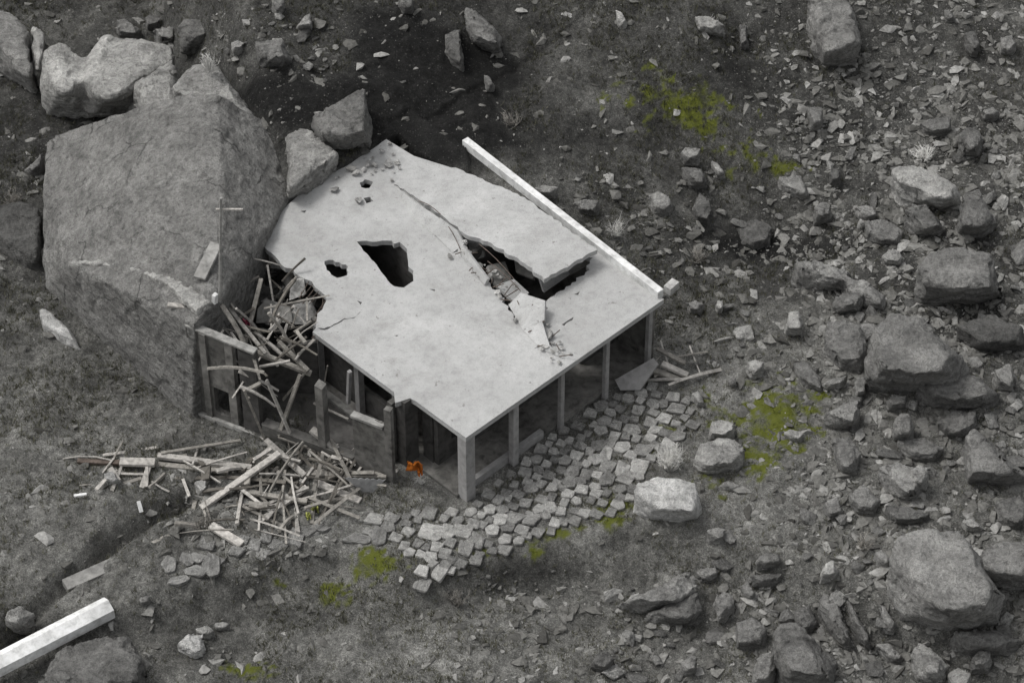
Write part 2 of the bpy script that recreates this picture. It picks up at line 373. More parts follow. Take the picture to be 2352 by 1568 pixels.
# ------------------------------------------------------------------ terrain
def axis(lo, hi, step, far, n):
    a = np.arange(lo, hi, step); e = np.geomspace(1, 1+far, n)-1
    return np.concatenate([(lo-e[1:])[::-1], a, a[-1]+e[1:]])
xs = axis(-22, 22, .075, 140, 26); ys = axis(-17.5, 25, .085, 140, 26)
X, Y = np.meshgrid(xs, ys); Z = height(X, Y)
PXX, PYY = to_px(X, Y, Z)
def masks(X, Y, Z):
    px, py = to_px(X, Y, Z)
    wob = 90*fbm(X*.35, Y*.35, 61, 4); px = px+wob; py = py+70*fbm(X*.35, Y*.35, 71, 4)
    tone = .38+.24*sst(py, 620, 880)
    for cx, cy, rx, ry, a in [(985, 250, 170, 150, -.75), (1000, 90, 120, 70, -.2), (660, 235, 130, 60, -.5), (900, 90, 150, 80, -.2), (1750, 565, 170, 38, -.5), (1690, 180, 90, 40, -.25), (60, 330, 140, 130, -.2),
            (1200, 1310, 220, 50, -.22), (1750, 1450, 300, 60, -.2), (2250, 850, 120, 60, -.25), (2200, 720, 130, 30, -.25), (1180, 410, 130, 60, .3), (1400, 640, 130, 80, .18), (1500, 520, 150, 60, .14),  # first patch: shade of the terrace drop painted into the ground tone
            (1080, 1480, 260, 75, .22), (180, 1150, 220, 160, .16), (250, 870, 140, 40, -.12), (1700, 1130, 230, 130, .14), (1650, 830, 160, 120, .12), (900, 1200, 160, 30, .3), (560, 1200, 170, 60, .14), (1250, 1130, 260, 120, .14), (60, 1440, 60, 60, -.3), (250, 1240, 110, 40, -.2), (380, 1165, 60, 30, -.3), (2050, 880, 250, 60, .1),  # dark patches on the gully line paint its shadow into the ground
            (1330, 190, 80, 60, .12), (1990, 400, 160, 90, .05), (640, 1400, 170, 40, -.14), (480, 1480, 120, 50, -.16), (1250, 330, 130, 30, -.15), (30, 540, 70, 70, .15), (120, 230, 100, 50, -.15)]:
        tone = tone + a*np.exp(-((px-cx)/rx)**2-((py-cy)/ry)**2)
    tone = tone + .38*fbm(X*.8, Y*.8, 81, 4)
    moss = np.zeros_like(px)
    for cx, cy, rx, ry, a in [(1570, 260, 120, 50, .85), (1690, 340, 60, 40, .7), (1800, 375, 45, 14, .6), (1500, 168, 22, 10, .7), (1770, 960, 80, 60, 1.25), (1730, 1030, 45, 40, .9), (1790, 875, 40, 14, .8),
            (1625, 1110, 25, 25, 1), (1400, 1180, 40, 28, 1), (1290, 1220, 60, 16, .8), (1225, 1250, 25, 30, .9), (860, 1285, 60, 30, 1), (1110, 1262, 60, 12, .7), (1340, 1205, 50, 12, .8), (1440, 1165, 24, 16, .8), (1620, 280, 70, 30, .7), (1860, 940, 40, 20, .6), (770, 1340, 40, 26, .8), (565, 1525, 50, 14, 1), (1520, 1010, 25, 35, .5), (1635, 905, 25, 18, .7), (820, 1375, 16, 10, .6), (640, 1330, 16, 12, .6)]:
        moss = np.maximum(moss, a*np.exp(-((px-cx)/rx)**2-((py-cy)/ry)**2))
    moss = sst(moss*.9+(1.1*fbm(X*1.9, Y*1.9, 91, 3)+1.3*fbm(X*5.5, Y*5.5, 97, 3))*(moss > .06), .3, .6)
    rub = .17+.62*sst(px, 1620, 2000)+.25*sst(py, 1250, 1400)*sst(px, 900, 1100)+.3*np.exp(-((px-1450)/250)**2-((py-520)/130)**2)+.3*np.exp(-((px-560)/150)**2-((py-90)/90)**2)
    rub = rub+.75*np.exp(-((px-600)/210)**4-((py-1190)/95)**4)+.4*np.exp(-((px-1130)/110)**2-((py-1370)/60)**2)-.7*np.clip(sum(np.exp(-(((X-a)**2+(Y-b)**2)/3.6)**2) for a, b in YARD), 0, 1)
    rub = rub-.5*np.exp(-((px-985)/170)**2-((py-250)/130)**2); rub = np.clip(rub, 0, 1)
    return np.clip(tone, 0, 1), moss, np.clip(rub, 0, 1)
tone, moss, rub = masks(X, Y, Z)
ny, nx = X.shape
me = bpy.data.meshes.new('ground')
vs = np.stack([X, Y, Z], -1).reshape(-1, 3)
idx = np.arange(ny*nx).reshape(ny, nx)
fs = np.stack([idx[:-1, :-1], idx[:-1, 1:], idx[1:, 1:], idx[1:, :-1]], -1).reshape(-1, 4)
def fast_mesh(me, vs, fs, k):
    me.vertices.add(len(vs)); me.vertices.foreach_set('co', vs.astype(np.float32).ravel())
    me.loops.add(fs.size); me.loops.foreach_set('vertex_index', fs.astype(np.int32).ravel())
    me.polygons.add(len(fs)); me.polygons.foreach_set('loop_start', np.arange(0, fs.size, k, dtype=np.int32))
    me.polygons.foreach_set('loop_total', np.full(len(fs), k, np.int32)); me.update(calc_edges=True); me.validate()
fast_mesh(me, vs, fs, 4)
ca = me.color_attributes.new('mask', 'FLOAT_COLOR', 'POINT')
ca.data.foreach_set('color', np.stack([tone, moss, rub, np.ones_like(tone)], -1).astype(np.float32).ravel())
import bisect
_xl, _yl = xs.tolist(), ys.tolist()
def h1(x, y):
    i = min(max(bisect.bisect_right(_xl, x)-1, 0), nx-2); j = min(max(bisect.bisect_right(_yl, y)-1, 0), ny-2)
    fx = (x-_xl[i])/(_xl[i+1]-_xl[i]); fy = (y-_yl[j])/(_yl[j+1]-_yl[j])
    return float((Z[j, i]*(1-fx)+Z[j, i+1]*fx)*(1-fy)+(Z[j+1, i]*(1-fx)+Z[j+1, i+1]*fx)*fy)
def ground(px, py):
    """walk along the sight line from above and stop where it meets the hillside"""
    z = 9.0; p = at(px, py, z)
    while z > -4:
        if h1(p.x, p.y) >= z: break
        z -= .12; p = at(px, py, z)
    p.z = h1(p.x, p.y); return p
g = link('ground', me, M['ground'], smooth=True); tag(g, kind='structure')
# ------------------------------------------------------------------ rocks
def remesh(bm, vox):
    me = bpy.data.meshes.new('tmp'); bm.to_mesh(me); bm.free()
    o = bpy.data.objects.new('tmp', me); C.objects.link(o)
    md = o.modifiers.new('r', 'REMESH'); md.mode = 'VOXEL'; md.voxel_size = vox
    dg = bpy.context.evaluated_depsgraph_get(); dg.update()
    out = bpy.data.meshes.new_from_object(o.evaluated_get(dg))
    bpy.data.objects.remove(o); bpy.data.meshes.remove(me); return out
def roughen(me, size, seed, amp=1.0):
    off = Vector((seed*3.7, seed*1.3, -seed*2.1)); n = len(me.vertices)
    rot = Matrix.Rotation(seed*1.7+.4, 3, 'X') @ Matrix.Rotation(seed*.9+.3, 3, 'Y')
    for v in me.vertices:
        p = v.co/size + off; nn = v.normal
        a = noise.fractal(p*2.2, .9, 2.1, 4)*.045 + (noise.ridged_multi_fractal(p*1.3, .9, 2.2, 3, 1.0, 2.0)-1.0)*.02
        w_ = noise.noise_vector(p*1.1)*.5; s_ = rot @ (p+w_)
        a += (noise.cell(Vector((s_.x*1.5, s_.y*1.5, s_.z*3.2)))-.5)*.045
        d_ = noise.voronoi(p*1.7+w_)[0]
        if d_[1]-d_[0] < .07: a -= (.07-(d_[1]-d_[0]))*.5
        v.co = v.co + nn*(a*size*amp)
    me.update()
_names = {}
def boulder(polys, H, tone_, label, name='boulder', zoff=0.0, group=None, base=None, cat='boulder', sink=.45, amp=1.0):
    if not isinstance(polys[0][0], (tuple, list)): polys = [polys]
    allp = [p for q in polys for p in q]
    ymin = min(p[1] for p in allp); ymax = max(p[1] for p in allp); xc = sum(p[0] for p in allp)/len(allp)
    bz = (ground(xc, ymax).z if base is None else base)+zoff
    bm = bmesh.new(); size = 0
    for q in polys:
        qx = sum(p[0] for p in q)/len(q); qy = sum(p[1] for p in q)/len(q)
        r = random.Random(int(qx*13+qy*7)); pts = []
        y0 = min(p[1] for p in q); y1 = max(p[1] for p in q); Hq = H*(.6+.4*(y1-y0)/max(1, ymax-ymin))
        for (a, b_) in q:
            tt = (y1-b_)/max(1, y1-y0); z = bz + Hq*min(1, max(0, 1.5*tt-.05))*r.uniform(.88, 1.0)
            p = at(a, b_, z); pts.append(p); pts.append(Vector((p.x, p.y, bz-sink)) if tt > .25 else Vector((p.x, p.y+.1, bz-sink)))
        for (a, b_) in q:                       # upper shoulder
            f = r.uniform(.5, .8); x_, y_ = qx+(a-qx)*f, qy+(b_-qy)*f-(y1-y0)*.04
            pts.append(at(x_, y_, bz+Hq*r.uniform(.86, 1.06)))
        hb = hullbm(pts); size = max(size, max((p-pts[0]).length for p in pts))
        mt = bpy.data.meshes.new('t'); hb.to_mesh(mt); hb.free(); bm.from_mesh(mt); bpy.data.meshes.remove(mt)
    me = remesh(bm, max(.045, size/34)); 
    roughen(me, min(size, H*2.4, 3.2)*.55, (xc*.01+ymax*.003), amp)
    cen = at(xc, (ymin+ymax)/2, bz); cen.z = bz
    for v in me.vertices: v.co -= cen
    me.name = name
    o = link(name, me, M[tone_], None, cen, True); return tag(o, label, cat, group)
B = boulder
G3 = [[(108,318,1.6),(210,292,2.4),(330,240,4.2),(430,215,4.8),(500,215,4.9),(560,262,4.2),(655,305,3.1),(662,460,3.1),(600,535,3.2),(560,590,3.6),(500,600,4.4),(498,700,4.5),(470,712,4.6),(400,655,4.1),(290,618,3.2),(160,612,2.5),(100,420,1.6),(97,600,.6),(106,664,0),(150,668,0),(240,780,0),(330,872,0),(444,978,-.2),(446,745,4.3)]]
pts = []
for a, b_, z in G3[0]:
    p = at(a, b_, z); pts.append(p); pts.append(Vector((p.x*1.0, p.y+.15, -.8)))
for a, b_, z in [(470, 300, 5.0), (507, 370, 5.0), (515, 480, 4.9), (300, 420, 4.1), (200, 500, 2.9)]: pts.append(at(a, b_, z))
hb = hullbm(pts); me = remesh(hb, .1); roughen(me, 1.6, 4.2, .55); cen = at(300, 600, 0)
for v in me.vertices: v.co -= cen
me.name = 'boulder'
tag(link('boulder', me, M['giant'], None, cen, True), 'house-sized grey boulder rammed against the left end of the ruined house', 'boulder')
bm = bmesh.new(); vp = [at(*q) for q in ((165, 612, 2.5), (225, 612, 2.85), (292, 620, 3.2), (350, 636, 3.65), (405, 656, 4.1), (440, 690, 4.35), (470, 712, 4.5))]
for i, (a, b_) in enumerate(zip(vp[:-1], vp[1:])): bar(a+Vector((0, 0, .07)), b_+Vector((0, 0, .07)), (.22, .26, .3, .45, .6, .6)[i], .3, bm)
me = remesh(bm, .06); roughen(me, .6, 2.2, 1.0)
for v in me.vertices: v.co -= cen
me.name = 'pale_ridge_strip'; link('pale_ridge_strip', me, M['pale'], bpy.data.objects['boulder'], None, True)  # pale strip laid along the boulder's front ridge
B([(-60, -20), (0, 15), (35, 35), (65, 60), (68, 85), (62, 140), (88, 208), (75, 215), (50, 170), (0, 100), (-60, 60)], 1.6, 'pale', 'cracked pale slab of rock running off the picture at the top left corner')
B([(75, 60), (100, 65), (105, 90), (92, 150), (86, 198), (70, 150), (68, 110)], 1.2, 'pale', 'narrow upright rock wedged between the two pale top left boulders')
B([[(95, 125), (120, 98), (160, 104), (192, 132), (200, 200), (180, 265), (130, 235), (92, 205)], [(188, 134), (240, 80), (330, 85), (365, 105), (398, 100), (398, 135), (350, 165), (300, 180), (280, 240), (240, 252), (180, 268), (170, 200)]], 2.4, 'pale', 'broad pale boulder with a notched top behind the giant one')
B([(290, 265), (308, 190), (350, 165), (398, 130), (400, 188), (425, 215), (430, 262), (400, 300), (330, 300)], 2.9, 'pale', 'pale cracked rock standing between the notched boulder and the giant one')
B([(395, 200), (440, 152), (488, 140), (497, 190), (502, 212), (545, 262), (612, 300), (560, 330), (460, 300)], 2.9, 'pale', 'pointed pale rock leaning on the back of the giant boulder')
B([(268, 45), (285, 40), (325, 70), (320, 84), (268, 80)], .7, 'light', 'small square-cut rock above the notched pale boulder')
B([(333, 38), (345, 32), (368, 40), (370, 55), (335, 62)], .5, 'mid', 'small dull rock by the top edge, right of the square-cut one')
B([(352, 65), (400, 62), (402, 95), (365, 88)], .7, 'light', 'pale block against the right shoulder of the notched boulder')
B([(405, 62), (425, 40), (455, 42), (500, 45), (500, 80), (470, 92), (430, 112), (412, 90)], .9, 'mid', 'flat grey rock in the rubble right of the notched boulder')
B([(625, -6), (652, -6), (653, 18), (635, 27), (624, 15)], .5, 'light', 'small pale rock at the top edge above the dark hollow')
B([(703, 35), (715, 30), (718, 62), (700, 64), (680, 62)], .5, 'pale', 'small pale pointed stone high in the dark slope')
B([(530, 97), (545, 92), (560, 97), (558, 110), (535, 113)], .4, 'pale', 'small bright stone in the upper left rubble')
B([(585, 92), (650, 92), (672, 140), (620, 147), (590, 120)], .7, 'mid', 'half-buried grey rock in the upper left rubble')
B([(1068, 18), (1086, 20), (1094, 48), (1130, 54), (1152, 90), (1153, 112), (1130, 114), (1092, 95), (1068, 52)], .9, 'mid', 'tilted grey rock high above the white roof beam')
B([(1022, 80), (1045, 66), (1057, 68), (1062, 110), (1065, 160), (1045, 140), (1022, 112)], .7, 'mid', 'dull upright rock on the edge of the dark hollow')
B([(1112, 170), (1125, 175), (1138, 200), (1127, 208), (1112, 190)], .4, 'mid', 'small grey stone in the dark slope above the roof beam')
B([(912, -8), (950, -8), (950, 22), (935, 20), (918, 12)], .5, 'mid', 'grey rock cut by the top edge above the dark hollow')
B([(712, 290), (720, 266), (750, 243), (790, 240), (820, 222), (838, 202), (842, 240), (856, 290), (850, 316), (790, 350), (755, 352), (722, 322)], 1.6, 'light', 'grey boulder perched behind the far corner of the roof', base=2.95)
B([(655, 308), (690, 296), (715, 300), (775, 352), (752, 392), (700, 440), (652, 468)], 1.2, 'pale', 'smooth pale wedge of rock between giant boulder and roof', base=2.7)
B([(55, 392), (98, 350), (101, 380), (70, 398)], .6, 'mid', 'small sharp rock beside the upper left side of the giant boulder')
B([(-20, 470), (40, 458), (92, 470), (94, 520), (95, 620), (62, 622), (20, 570), (-20, 545)], .7, 'dark', 'low dark rock at the left edge beside the giant boulder')
# top right
B([(1852, -30), (1940, -30), (1955, 20), (1975, 80), (1984, 110), (1975, 135), (1940, 148), (1885, 150), (1880, 100), (1870, 70), (1855, 30)], 1.6, 'light', 'tall pale boulder hanging from the top edge right of centre')
B([(1413, 22), (1428, 28), (1443, 52), (1432, 65), (1416, 45)], .4, 'pale', 'lone oval pale stone near the top edge above the green patch')
B([(1595, 38), (1612, 34), (1650, 45), (1665, 58), (1640, 74), (1600, 68)], .5, 'pale', 'pale broken rock near the top edge left of the tall boulder')
B([(1698, 55), (1715, 58), (1720, 108), (1700, 109)], .5, 'mid', 'narrow grey rock beside the pale broken one near the top')
B([(1855, 248), (1872, 243), (1890, 247), (1888, 285), (1872, 299), (1858, 280)], .7, 'mid', 'grey egg-shaped rock below the tall top boulder')
B([(1562, 350), (1575, 338), (1612, 340), (1608, 360), (1585, 370), (1565, 362)], .5, 'pale', 'bright pale rock below the upper green patch')
B([(1565, 384), (1612, 386), (1627, 415), (1615, 424), (1590, 420), (1572, 405)], .6, 'mid', 'dull grey rock just under the bright pale one')
B([(1633, 368), (1648, 374), (1667, 400), (1655, 406), (1640, 390)], .35, 'pale', 'thin pale shard right of the bright pale rock')
B([(1788, 405), (1838, 401), (1850, 428), (1865, 457), (1848, 450), (1815, 430), (1792, 418)], .5, 'light', 'pale hooked slab pointing down in the upper right rubble')
B([(1903, 395), (1922, 385), (1933, 402), (1930, 420), (1910, 418)], .5, 'mid', 'round grey stone right of the pale hooked slab')
B([(2203, 305), (2225, 286), (2250, 298), (2261, 322), (2252, 347), (2230, 353), (2208, 332)], .9, 'light', 'rounded pale boulder near the right edge above the long oval one')
B([(2110, 282), (2150, 268), (2185, 268), (2187, 300), (2150, 312), (2118, 302)], .5, 'mid', 'flat dull rock left of the rounded upper right boulder')
B([(2048, 390), (2062, 380), (2100, 378), (2150, 395), (2200, 422), (2211, 446), (2197, 468), (2160, 476), (2120, 456), (2080, 435), (2060, 412)], 1.1, 'pale', 'long pale oval boulder lying across the right side slope')
B([(2216, 442), (2248, 436), (2270, 480), (2293, 515), (2258, 540), (2205, 528), (2198, 500), (2210, 470)], 1.2, 'light', 'pale triangular boulder just right of the long oval one')
B([(2075, 482), (2098, 466), (2130, 470), (2160, 505), (2172, 528), (2140, 536), (2108, 515), (2080, 500)], .8, 'light', 'pale rock tucked under the long oval boulder')
B([(2023, 588), (2040, 571), (2062, 572), (2083, 596), (2070, 608), (2032, 602)], .5, 'pale', 'bright low boulder below the long oval one')
B([(2100, 620), (2135, 578), (2215, 562), (2275, 572), (2290, 620), (2308, 680), (2250, 692), (2200, 692), (2125, 672)], 1.9, 'mid', 'big dark square boulder above the right side ledge')
B([[(1823, 592), (1870, 597), (1950, 625), (1960, 655), (1920, 650), (1860, 632), (1830, 615)], [(1935, 625), (2000, 650), (2037, 675), (2035, 715), (1995, 700), (1950, 668)]], .9, 'light', 'long arched pale rock ledge right of the house')
B([(1913, 682), (1940, 668), (1985, 672), (1985, 690), (1972, 708), (1940, 712), (1920, 700)], .8, 'light', 'pale rock under the end of the arched ledge')
B([(1803, 758), (1808, 720), (1820, 711), (1837, 713), (1848, 745), (1843, 760), (1825, 763)], .8, 'pale', 'bright egg-shaped boulder right of the house corner')
B([(1578, 695), (1598, 685), (1618, 698), (1605, 716), (1585, 712)], .5, 'light', 'pale stone just right of the white block at the roof corner')
B([(1643, 702), (1650, 686), (1662, 690), (1660, 712), (1650, 714)], .4, 'pale', 'small pale stone next to the one right of the roof corner')
B([(1488, 447), (1510, 438), (1540, 452), (1550, 475), (1530, 492), (1500, 478)], .6, 'light', 'pale rock beyond the middle of the white roof beam')
B([(1606, 440), (1628, 455), (1640, 488), (1627, 515), (1600, 508), (1588, 480)], .6, 'mid', 'grey slab with a pale right edge beyond the roof beam')
B([(1868, 475), (1885, 463), (1908, 468), (1914, 500), (1890, 506), (1874, 496)], .7, 'light', 'pale lump in the right side rubble left of the long oval boulder')
B([(1962, 476), (1985, 470), (2005, 475), (2020, 498), (2000, 502), (1975, 490)], .5, 'pale', 'pale stone between the lump and the long oval boulder')
B([(2215, 76), (2240, 68), (2252, 105), (2243, 125), (2225, 108)], .7, 'mid', 'leaning rock high at the right side')
B([(2165, 22), (2180, 20), (2197, 45), (2182, 48)], .4, 'mid', 'small rock near the top edge at the right')
B([(2298, 88), (2325, 80), (2338, 100), (2318, 122), (2300, 115)], .6, 'light', 'pale rock by the right edge high on the slope')
B([(2256, 252), (2280, 244), (2296, 258), (2285, 268), (2262, 266)], .4, 'light', 'small rock above the rounded upper right boulder')
B([(1222, 432), (1245, 424), (1282, 430), (1268, 449), (1240, 444)], .35, 'pale', 'pale slab just behind the white roof beam')
B([(1318, 464), (1340, 456), (1378, 460), (1372, 490), (1332, 488)], .4, 'light', 'pale grey rock behind the middle of the roof beam')
# right and bottom right
B([(1988, 820), (2000, 748), (2045, 716), (2110, 722), (2150, 778), (2215, 818), (2226, 850), (2190, 882), (2110, 898), (2040, 892), (1992, 872)], 2.0, 'light', 'massive grey boulder with a ridged top below the arched ledge')
B([(2105, 885), (2130, 842), (2180, 845), (2240, 855), (2302, 905), (2282, 932), (2200, 940), (2130, 922)], 1.0, 'mid', 'dark low boulder leaning on the massive ridged one')
B([(2284, 848), (2318, 834), (2335, 868), (2326, 896), (2292, 884)], .8, 'light', 'pale boulder by the right edge beyond the dark gap')
B([(2035, 922), (2048, 905), (2085, 908), (2082, 930), (2048, 934)], .5, 'light', 'flat pale rock under the massive ridged boulder')
B([(2048, 995), (2056, 962), (2070, 946), (2090, 950), (2102, 982), (2096, 1006), (2062, 1006)], .9, 'light', 'pale rounded cone of rock standing in the right side rubble')
B([(1893, 948), (1935, 925), (1972, 917), (1977, 955), (1962, 977), (1912, 968)], .8, 'light', 'blocky pale rock left of the rounded cone')
B([(1965, 866), (1986, 862), (1990, 903), (1968, 909)], .7, 'light', 'upright pale stone left of the massive ridged boulder')
B([(1885, 882), (1915, 866), (1948, 860), (1938, 884), (1902, 892)], .4, 'pale', 'pale chipped stone left of the upright one')
B([(1713, 832), (1735, 824), (1757, 828), (1757, 850), (1732, 863), (1716, 852)], .5, 'pale', 'bright stone in the dirt right of the fallen planks')
B([(1672, 871), (1690, 864), (1694, 878), (1678, 886)], .3, 'pale', 'small bright pebble-shaped rock left of the bright stone')
B([(1588, 902), (1602, 895), (1622, 930), (1606, 934), (1594, 918)], .35, 'pale', 'thin pale stone above the green patch by the paving')
B([[(1632, 966), (1655, 960), (1688, 968), (1692, 990), (1660, 1010), (1625, 1002)], [(1592, 1060), (1608, 1020), (1650, 1004), (1690, 1008), (1712, 1030), (1704, 1064), (1690, 1076), (1620, 1083)]], .9, 'pale', 'large two-humped pale boulder at the right end of the paving')
B([(1455, 1132), (1466, 1104), (1510, 1094), (1560, 1096), (1596, 1108), (1607, 1132), (1614, 1165), (1604, 1187), (1560, 1193), (1500, 1189), (1475, 1166)], 1.0, 'white', 'brightest rounded white boulder on the lower edge of the paving', amp=.6)
B([(1648, 1116), (1672, 1102), (1706, 1114), (1682, 1126)], .25, 'pale', 'flat bright stone right of the white boulder')
B([(1798, 990), (1815, 984), (1850, 994), (1838, 1016), (1822, 1010)], .3, 'pale', 'bright wedge stone on the right side green patch')
B([(2218, 1102), (2220, 1000), (2236, 985), (2262, 1005), (2310, 1048), (2375, 1105), (2340, 1112), (2270, 1092)], 1.1, 'light', 'pale sloping triangular boulder at the right edge')
B([(2020, 1072), (2060, 1056), (2105, 1072), (2122, 1105), (2110, 1142), (2085, 1148), (2052, 1115)], .7, 'light', 'pale long rock lying down the slope at the right')
B([(2092, 1078), (2110, 1064), (2133, 1070), (2137, 1092), (2118, 1118), (2096, 1110)], .9, 'pale', 'bright block resting against the pale long rock')
B([(2045, 1290), (2060, 1222), (2110, 1208), (2200, 1214), (2246, 1306), (2310, 1368), (2300, 1432), (2180, 1442), (2130, 1412), (2052, 1345)], 2.2, 'light', 'huge grey wedge boulder in the lower right corner area')
B([(2238, 1292), (2262, 1258), (2312, 1240), (2380, 1248), (2380, 1345), (2290, 1345), (2245, 1318)], 1.6, 'light', 'pale boulder at the right edge beside the huge wedge')
B([(2210, 1192), (2235, 1188), (2262, 1214), (2238, 1222), (2215, 1208)], .4, 'pale', 'bright oval stone above the huge wedge boulder')
B([(2248, 1366), (2268, 1350), (2288, 1352), (2285, 1374), (2262, 1378)], .5, 'light', 'pale stone under the boulder at the right edge')
B([(1622, 1216), (1640, 1208), (1667, 1210), (1667, 1234), (1650, 1242)], .4, 'pale', 'bright squarish stone below the white boulder')
B([(1883, 1316), (1898, 1290), (1914, 1283), (1927, 1318), (1910, 1328), (1890, 1327)], .6, 'pale', 'pale pointed stone left of the huge wedge boulder')
B([(1598, 1312), (1620, 1300), (1645, 1300), (1652, 1316), (1618, 1332)], .4, 'light', 'pale flat stone at the head of the lower rubble')
B([(1413, 1388), (1470, 1364), (1530, 1340), (1582, 1312), (1604, 1350), (1560, 1392), (1480, 1404)], .9, 'light', 'long pale slab boulder in the lower middle rubble')
B([(1480, 1410), (1540, 1385), (1604, 1358), (1614, 1400), (1592, 1432), (1520, 1436)], .7, 'mid', 'grey rock pressed under the long pale slab boulder')
B([(1640, 1368), (1662, 1358), (1684, 1362), (1688, 1385), (1672, 1400), (1664, 1428), (1648, 1432), (1650, 1395)], .6, 'light', 'pale split rock right of the long pale slab boulder')
B([(1700, 1342), (1718, 1334), (1740, 1364), (1730, 1380), (1708, 1360)], .4, 'light', 'small pale leaning stone above the split rock')
B([(1772, 1455), (1790, 1430), (1830, 1428), (1864, 1462), (1925, 1522), (1920, 1580), (1800, 1580), (1778, 1505)], 1.6, 'mid', 'large dull grey boulder cut by the bottom edge')
B([(1728, 1540), (1742, 1502), (1775, 1494), (1784, 1528), (1772, 1575), (1728, 1575)], .9, 'light', 'pale boulder on the left of the dull one at the bottom edge')
B([(1878, 1378), (1890, 1357), (1915, 1368), (1932, 1410), (1952, 1465), (1968, 1496), (1950, 1493), (1918, 1432)], .8, 'light', 'leftmost of the parallel upright slabs near the bottom right')
B([(1934, 1362), (1950, 1370), (1985, 1438), (2008, 1490), (1990, 1493), (1955, 1422)], .7, 'mid', 'middle one of the parallel upright slabs near the bottom right')
B([(2018, 1386), (2032, 1388), (2060, 1435), (2053, 1452), (2030, 1428)], .6, 'light', 'short rightmost one of the parallel upright slabs')
B([(2010, 1478), (2042, 1473), (2082, 1514), (2062, 1520), (2030, 1502)], .5, 'pale', 'pale wedge stone below the parallel upright slabs')
B([(2093, 1492), (2110, 1474), (2138, 1484), (2155, 1510), (2180, 1532), (2170, 1570), (2130, 1566), (2100, 1522)], .8, 'pale', 'pale block near the bottom edge under the huge wedge')
B([(2230, 1516), (2250, 1490), (2272, 1491), (2280, 1520), (2262, 1537), (2236, 1532)], .7, 'light', 'rounded pale stone near the bottom right corner')
B([(2176, 1548), (2200, 1530), (2232, 1545), (2228, 1580), (2178, 1580)], .6, 'pale', 'bright stone cut by the bottom edge near the right corner')
B([(2008, 1268), (2024, 1257), (2050, 1290), (2040, 1302), (2020, 1290)], .4, 'pale', 'bright shard left of the huge wedge boulder')
B([(1735, 1290), (1745, 1272), (1765, 1266), (1792, 1272), (1798, 1292), (1765, 1300)], .5, 'mid', 'dark hump of rock in the lower right slope')
B([(1725, 1320), (1770, 1312), (1800, 1316), (1795, 1332), (1740, 1340)], .35, 'mid', 'flat dull slab beneath the dark hump')
B([(1560, 1520), (1585, 1500), (1602, 1508), (1600, 1540), (1575, 1552)], .6, 'light', 'pale rock low in the bottom middle rubble')
B([(1355, 1530), (1372, 1500), (1395, 1492), (1412, 1510), (1390, 1540)], .6, 'mid', 'grey rock at the bottom, left of the long pale slab')
B([(1894, 790), (1900, 738), (1940, 730), (1975, 745), (1992, 800), (1986, 860), (1930, 850)], .7, 'mid', 'half-buried grey slab between the arched ledge and the massive ridged boulder')
B([(1822, 832), (1850, 826), (1888, 868), (1892, 902), (1868, 892), (1836, 862)], .4, 'light', 'long pale slab sloping down left of the chipped stone')
B([(1912, 1008), (1950, 998), (1980, 1040), (1970, 1092), (1938, 1086), (1918, 1042)], .6, 'light', 'pale tilted slab below the blocky pale rock')
B([(2152, 968), (2190, 940), (2240, 944), (2246, 978), (2196, 1004)], .6, 'mid', 'dull slab above the pale sloping triangular boulder')
B([(1892, 1152), (1925, 1138), (1938, 1178), (1906, 1190)], .4, 'light', 'pale block in the bare ground left of the pale long rock')
B([(2180, 1446), (2290, 1440), (2352, 1470), (2300, 1506), (2205, 1492)], .8, 'mid', 'dull tilted slab along the foot of the huge wedge boulder')
B([(2196, 748), (2270, 718), (2350, 750), (2362, 800), (2250, 806)], .8, 'dark', 'dark low slab by the right edge above the pale boulder')
B([(1950, 1136), (1985, 1108), (2024, 1150), (2010, 1184), (1966, 1176)], .5, 'light', 'pale tilted slab left of the pale long rock')
B([(2286, 1150), (2345, 1136), (2380, 1176), (2340, 1214), (2292, 1196)], .6, 'mid', 'dull slab at the right edge below the pale sloping triangle')
B([(1688, 1428), (1725, 1414), (1764, 1440), (1754, 1492), (1690, 1484)], .6, 'mid', 'half-buried dull rock left of the large bottom boulder')
B([(1824, 1402), (1858, 1388), (1880, 1428), (1852, 1460), (1828, 1442)], .5, 'mid', 'grey slab just left of the parallel upright slabs')
B([(1988, 506), (2030, 500), (2078, 530), (2072, 566), (2024, 562), (1992, 540)], .5, 'light', 'pale slab below the long oval boulder, left of its tucked rock')
B([(2060, 1010), (2118, 1002), (2172, 1028), (2150, 1060), (2080, 1052)], .5, 'mid', 'flat dull slab below the rounded cone')
B([(2030, 1158), (2080, 1160), (2140, 1178), (2120, 1204), (2050, 1202)], .5, 'mid', 'flat dull slab touching the top of the huge wedge boulder')
B([(1700, 560), (1690, 520), (1735, 500), (1775, 520), (1770, 560), (1730, 575)], .4, 'mid', 'low grey slab at the rim of the dark hollow right of the roof')
